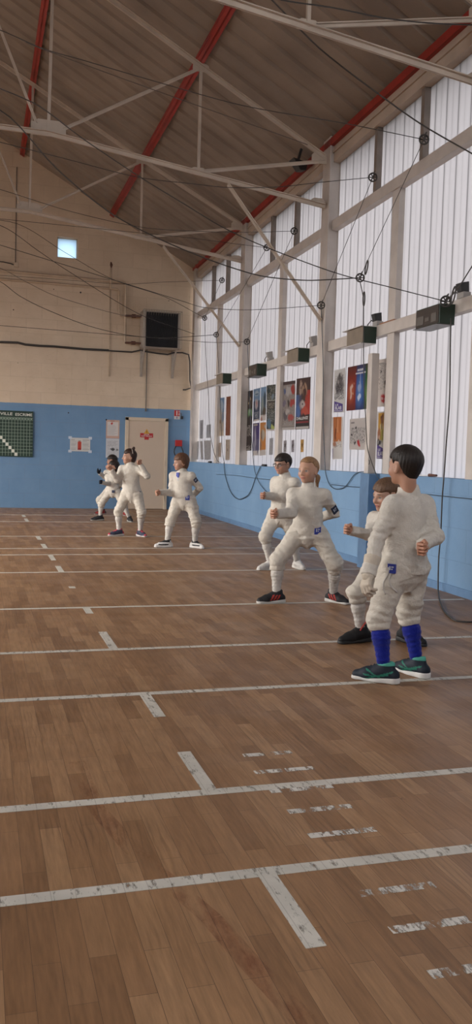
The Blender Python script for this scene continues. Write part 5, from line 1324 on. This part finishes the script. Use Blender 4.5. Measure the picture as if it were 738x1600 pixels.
# joint positions in metres: pelvis, neck, head, then foot, ank, hip, sho, knee, elb, wri, toe for the right and left side
JOINT_ROWS = {
 'H': ((2.244, 4.284, 0.627), (2.252, 4.284, 1.010), (2.218, 4.284, 1.173), (2.382, 4.330, 0.000), (2.371, 4.330, 0.080), (2.323, 4.316, 0.627), (2.386, 4.338, 0.974), (2.329, 4.384, 0.345), (2.384, 4.221, 0.796), (2.244, 4.097, 0.757), (-0.301, 0.954, 0.000), (2.120, 4.237, 0.000), (2.121, 4.237, 0.077), (2.165, 4.252, 0.627), (2.118, 4.230, 0.974), (2.099, 4.282, 0.346), (2.048, 4.242, 0.766), (1.978, 4.180, 0.600), (-0.751, 0.661, 0.000)),
 'G': ((2.591, 5.198, 0.520), (2.585, 5.198, 0.854), (2.566, 5.198, 0.967), (2.425, 5.222, 0.000), (2.431, 5.222, 0.081), (2.559, 5.266, 0.520), (2.532, 5.313, 0.822), (2.392, 5.223, 0.324), (2.449, 5.188, 0.711), (2.295, 5.131, 0.745), (-0.979, -0.206, 0.000), (2.727, 5.174, 0.000), (2.743, 5.174, 0.073), (2.623, 5.130, 0.520), (2.638, 5.083, 0.822), (2.715, 5.056, 0.287), (2.699, 5.179, 0.674), (2.687, 5.303, 0.562), (0.287, -0.958, 0.000)),
 'F': ((2.618, 6.720, 0.585), (2.600, 6.680, 0.948), (2.589, 6.680, 1.095), (2.363, 6.754, 0.000), (2.372, 6.754, 0.069), (2.540, 6.756, 0.585), (2.468, 6.742, 0.912), (2.373, 6.751, 0.345), (2.423, 6.605, 0.753), (2.261, 6.500, 0.754), (-0.999, -0.050, 0.000), (2.858, 6.726, 0.000), (2.867, 6.726, 0.081), (2.696, 6.684, 0.585), (2.732, 6.618, 0.912), (2.826, 6.618, 0.331), (2.842, 6.714, 0.754), (2.809, 6.896, 0.703), (0.447, -0.894, 0.000)),
 'E': ((3.103, 8.772, 0.601), (3.129, 8.742, 0.988), (3.096, 8.742, 1.123), (2.989, 8.783, 0.000), (3.007, 8.783, 0.089), (3.055, 8.841, 0.601), (3.047, 8.859, 0.952), (2.935, 8.782, 0.348), (3.007, 8.743, 0.783), (2.861, 8.625, 0.793), (-0.954, -0.301, 0.000), (3.353, 8.861, 0.000), (3.342, 8.861, 0.084), (3.151, 8.703, 0.601), (3.211, 8.625, 0.952), (3.254, 8.760, 0.329), (3.328, 8.713, 0.802), (3.293, 8.843, 0.671), (0.100, -0.995, 0.000)),
 'D': ((2.556, 10.972, 0.615), (2.514, 10.942, 0.972), (2.494, 10.942, 1.095), (2.343, 11.015, 0.000), (2.350, 11.015, 0.075), (2.487, 11.020, 0.615), (2.397, 11.024, 0.936), (2.392, 11.016, 0.343), (2.398, 11.014, 0.713), (2.226, 10.933, 0.706), (-0.999, -0.050, 0.000), (2.697, 10.930, 0.000), (2.699, 10.930, 0.075), (2.625, 10.924, 0.615), (2.631, 10.860, 0.936), (2.695, 10.873, 0.340), (2.744, 10.929, 0.772), (2.710, 11.091, 0.680), (0.507, -0.862, 0.000)),
 'C': ((2.138, 12.526, 0.620), (2.105, 12.496, 1.015), (2.084, 12.496, 1.143), (1.971, 12.572, 0.000), (1.969, 12.572, 0.084), (2.065, 12.568, 0.620), (1.981, 12.568, 0.979), (1.955, 12.554, 0.354), (1.910, 12.463, 0.810), (1.814, 12.389, 0.956), (-0.970, -0.243, 0.000), (2.263, 12.479, 0.000), (2.262, 12.479, 0.084), (2.211, 12.484, 0.620), (2.229, 12.424, 0.979), (2.264, 12.411, 0.347), (2.305, 12.254, 0.879), (2.207, 12.239, 1.041), (0.362, -0.932, 0.000)),
 'A': ((2.276, 15.260, 0.516), (2.265, 15.230, 0.817), (2.268, 15.230, 0.951), (2.051, 15.346, 0.000), (2.061, 15.346, 0.068), (2.215, 15.302, 0.516), (2.162, 15.302, 0.786), (2.082, 15.317, 0.303), (2.165, 15.171, 0.655), (2.045, 15.060, 0.680), (-0.995, -0.100, 0.000), (2.565, 15.173, 0.000), (2.558, 15.173, 0.068), (2.337, 15.218, 0.516), (2.368, 15.158, 0.786), (2.452, 15.173, 0.288), (2.420, 15.266, 0.645), (2.350, 15.381, 0.549), (0.100, -0.995, 0.000)),
 'B': ((2.479, 16.708, 0.485), (2.455, 16.678, 0.859), (2.451, 16.678, 1.036), (2.287, 16.854, 0.000), (2.311, 16.854, 0.050), (2.413, 16.754, 0.485), (2.343, 16.756, 0.825), (2.236, 16.787, 0.284), (2.310, 16.585, 0.725), (2.197, 16.473, 0.810), (-0.995, -0.100, 0.000), (2.699, 16.562, 0.000), (2.698, 16.562, 0.061), (2.545, 16.662, 0.485), (2.567, 16.600, 0.825), (2.649, 16.494, 0.301), (2.614, 16.729, 0.678), (2.568, 16.815, 0.525), (0.287, -0.958, 0.000)),
}
def joints(rows):
    d = {'pel': rows[0], 'neck': rows[1], 'head': rows[2]}; i = 3
    for s in 'RL':
        for p in ('foot', 'ank', 'hip', 'sho', 'knee', 'elb', 'wri', 'toe'):
            d[p+s] = rows[i]; i += 1
    return d
DB = (.018,.012,.010)
PEOPLE = [
 ('H', dict(S=1.29, h=.0058, hh=.0032, seed=1, hip_yaw=112, chest_yaw=112, head_yaw=110, shoe='navy_mint', sock='sock_blue', foot=1.08, head=1.01, head_up=-.005, cuff=.22,
   vcut=False, girth=.90, cuffr=.049, handR=FIST, handL=RELAX, thumbL=ang(100), gloves={'L':'glove_white'}, gauntlet=True, brow=DB,
   hair=dict(name='near_black_brown', c=(.017,.011,.008), thick=.010, nape=-.072, fringe=.045, side=.026, messy=.5, lock=30),
   props=[waist_badge(.0,0,.045,.05,'badge',True,'b',218), waist_ties],
   label='child with short dark hair seen from behind, blue socks, one fist behind the back')),
 ('G', dict(S=1.16, h=.0062, hh=.0036, seed=2, hip_yaw=205, chest_yaw=215, head_yaw=192, head_pitch=-8, shoe='black', foot=1.05, head=1.0, handR=FIST, handL=FIST, brow=(.08,.045,.025), skin=(.45,.26,.18),
   hair=dict(name='light_brown', c=(.13,.070,.038), thick=.012, nape=-.06, fringe=.034, side=.024, messy=.8, part=.3),
   props=[red_lace], label='child with light brown hair in black shoes, mostly hidden behind the nearest child')),
 ('F', dict(S=1.30, h=.0064, hh=.0036, seed=3, hip_yaw=245, chest_yaw=245, head_yaw=216, head_roll=-3, shoe='black_red', foot=1.02, head=1.02, handR=FIST, handL=FIST, brow=(.22,.12,.06), skin=(.47,.27,.185), iris=(.05,.06,.07),
   hair=dict(name='straw_blonde', c=(.30,.165,.078), thick=.007, nape=-.06, fringe=.066, side=.008, messy=.4, lock=34, part=.0, jag=.3,
     add=[((0,-.085,-.025),(0,-.122,-.055),.022,.027,.012),((0,-.122,-.055),(.0,-.128,-.125),.027,.012,.012)]),
   props=[waist_badge(.075,-.42,.055,.062), arm_badge('L',.72,275,.055,.07), hair_tie((0,-.104,-.036)), white_strap],
   label='child with a blonde ponytail in a wide lunge stance, black shoes with red stripes')),
 ('E', dict(S=1.27, h=.0072, hh=.004, seed=4, cuffr=.050, hip_yaw=215, chest_yaw=218, head_yaw=210, head_pitch=-4, shoe='white', foot=1.02, head=1.02, handR=FIST, handL=FIST, brow=DB, skin=(.42,.235,.16),
   hair=dict(name='dark_brown', c=(.020,.013,.010), thick=.013, nape=-.060, fringe=.030, side=.028, messy=.6, part=-.35),
   props=[glasses], label='child with dark hair and glasses in white shoes, standing behind the blonde one')),
 ('D', dict(S=1.28, h=.008, hh=.0045, seed=5, hip_yaw=235, chest_yaw=235, head_yaw=192, head_pitch=-4, shoe='white_black', foot=1.0, head=1.02, handR=FIST, handL=FIST, brow=(.06,.03,.015), skin=(.43,.25,.175),
   hair=dict(name='chestnut', c=(.115,.050,.024), thick=.015, fringe=.030, side=.022, long=-.085, messy=1.2),
   props=[collar_tag, waist_badge(.10,-.40,.055,.06), arm_badge('L',.25,285,.05,.055,'badge_navy')],
   label='child with chestnut hair, blue collar tab and white and black shoes, right of the door')),
 ('C', dict(S=1.28, h=.008, hh=.0045, seed=6, girth=.95, hip_yaw=240, chest_yaw=240, head_yaw=188, shoe='pink_navy', foot=1.0, head=1.0, handR=FIST, handL=FIST, thumbR=ang(200), thumbL=ang(190), brow=DB, skin=(.43,.25,.175),
   hair=dict(name='brown_bob', c=(.040,.018,.011), thick=.013, fringe=.048, side=.004, long=-.105, messy=.5,
     add=[((0,-.055,.100),(0,-.066,.128),.022,.022,.010)]),
   props=[headband((.5,.42,.36)), waist_badge(.02,-.80,.03,.06,'badge_navy',False)],
   label='child with a top knot raising both fists, in pink and navy shoes')),
 ('A', dict(S=1.12, h=.009, hh=.005, seed=7, hip_yaw=235, chest_yaw=235, head_yaw=195, shoe='black_pale', foot=.98, head=.98, handR=HALF, handL=FIST, gloves={'R':'glove_dark'}, brow=DB, skin=(.40,.22,.15),
   hair=dict(name='dark_long', c=(.022,.013,.010), thick=.014, fringe=.022, side=.014, long=-.10, messy=.7),
   props=[waist_badge(.03,-.25,.05,.045,'badge_navy',False)],
   label='smaller child with dark chin length hair and black shoes, left of the top knot child')),
 ('B', dict(S=1.20, h=.009, hh=.005, seed=8, hip_yaw=235, chest_yaw=235, head_yaw=190, shoe='red', foot=.98, head=.98, handR=OPEN, handL=FIST, gloves={'R':'glove_dark'}, brow=DB, skin=(.40,.22,.15),
   hair=dict(name='dark_short', c=(.020,.013,.010), thick=.018, nape=-.05, fringe=.030, side=.02, messy=1.4),
   props=[], label='farthest child with a dark gloved hand and red shoes, almost hidden by another')),
]
for key, c_ in PEOPLE:
    figure(key, joints(JOINT_ROWS[key]), c_)
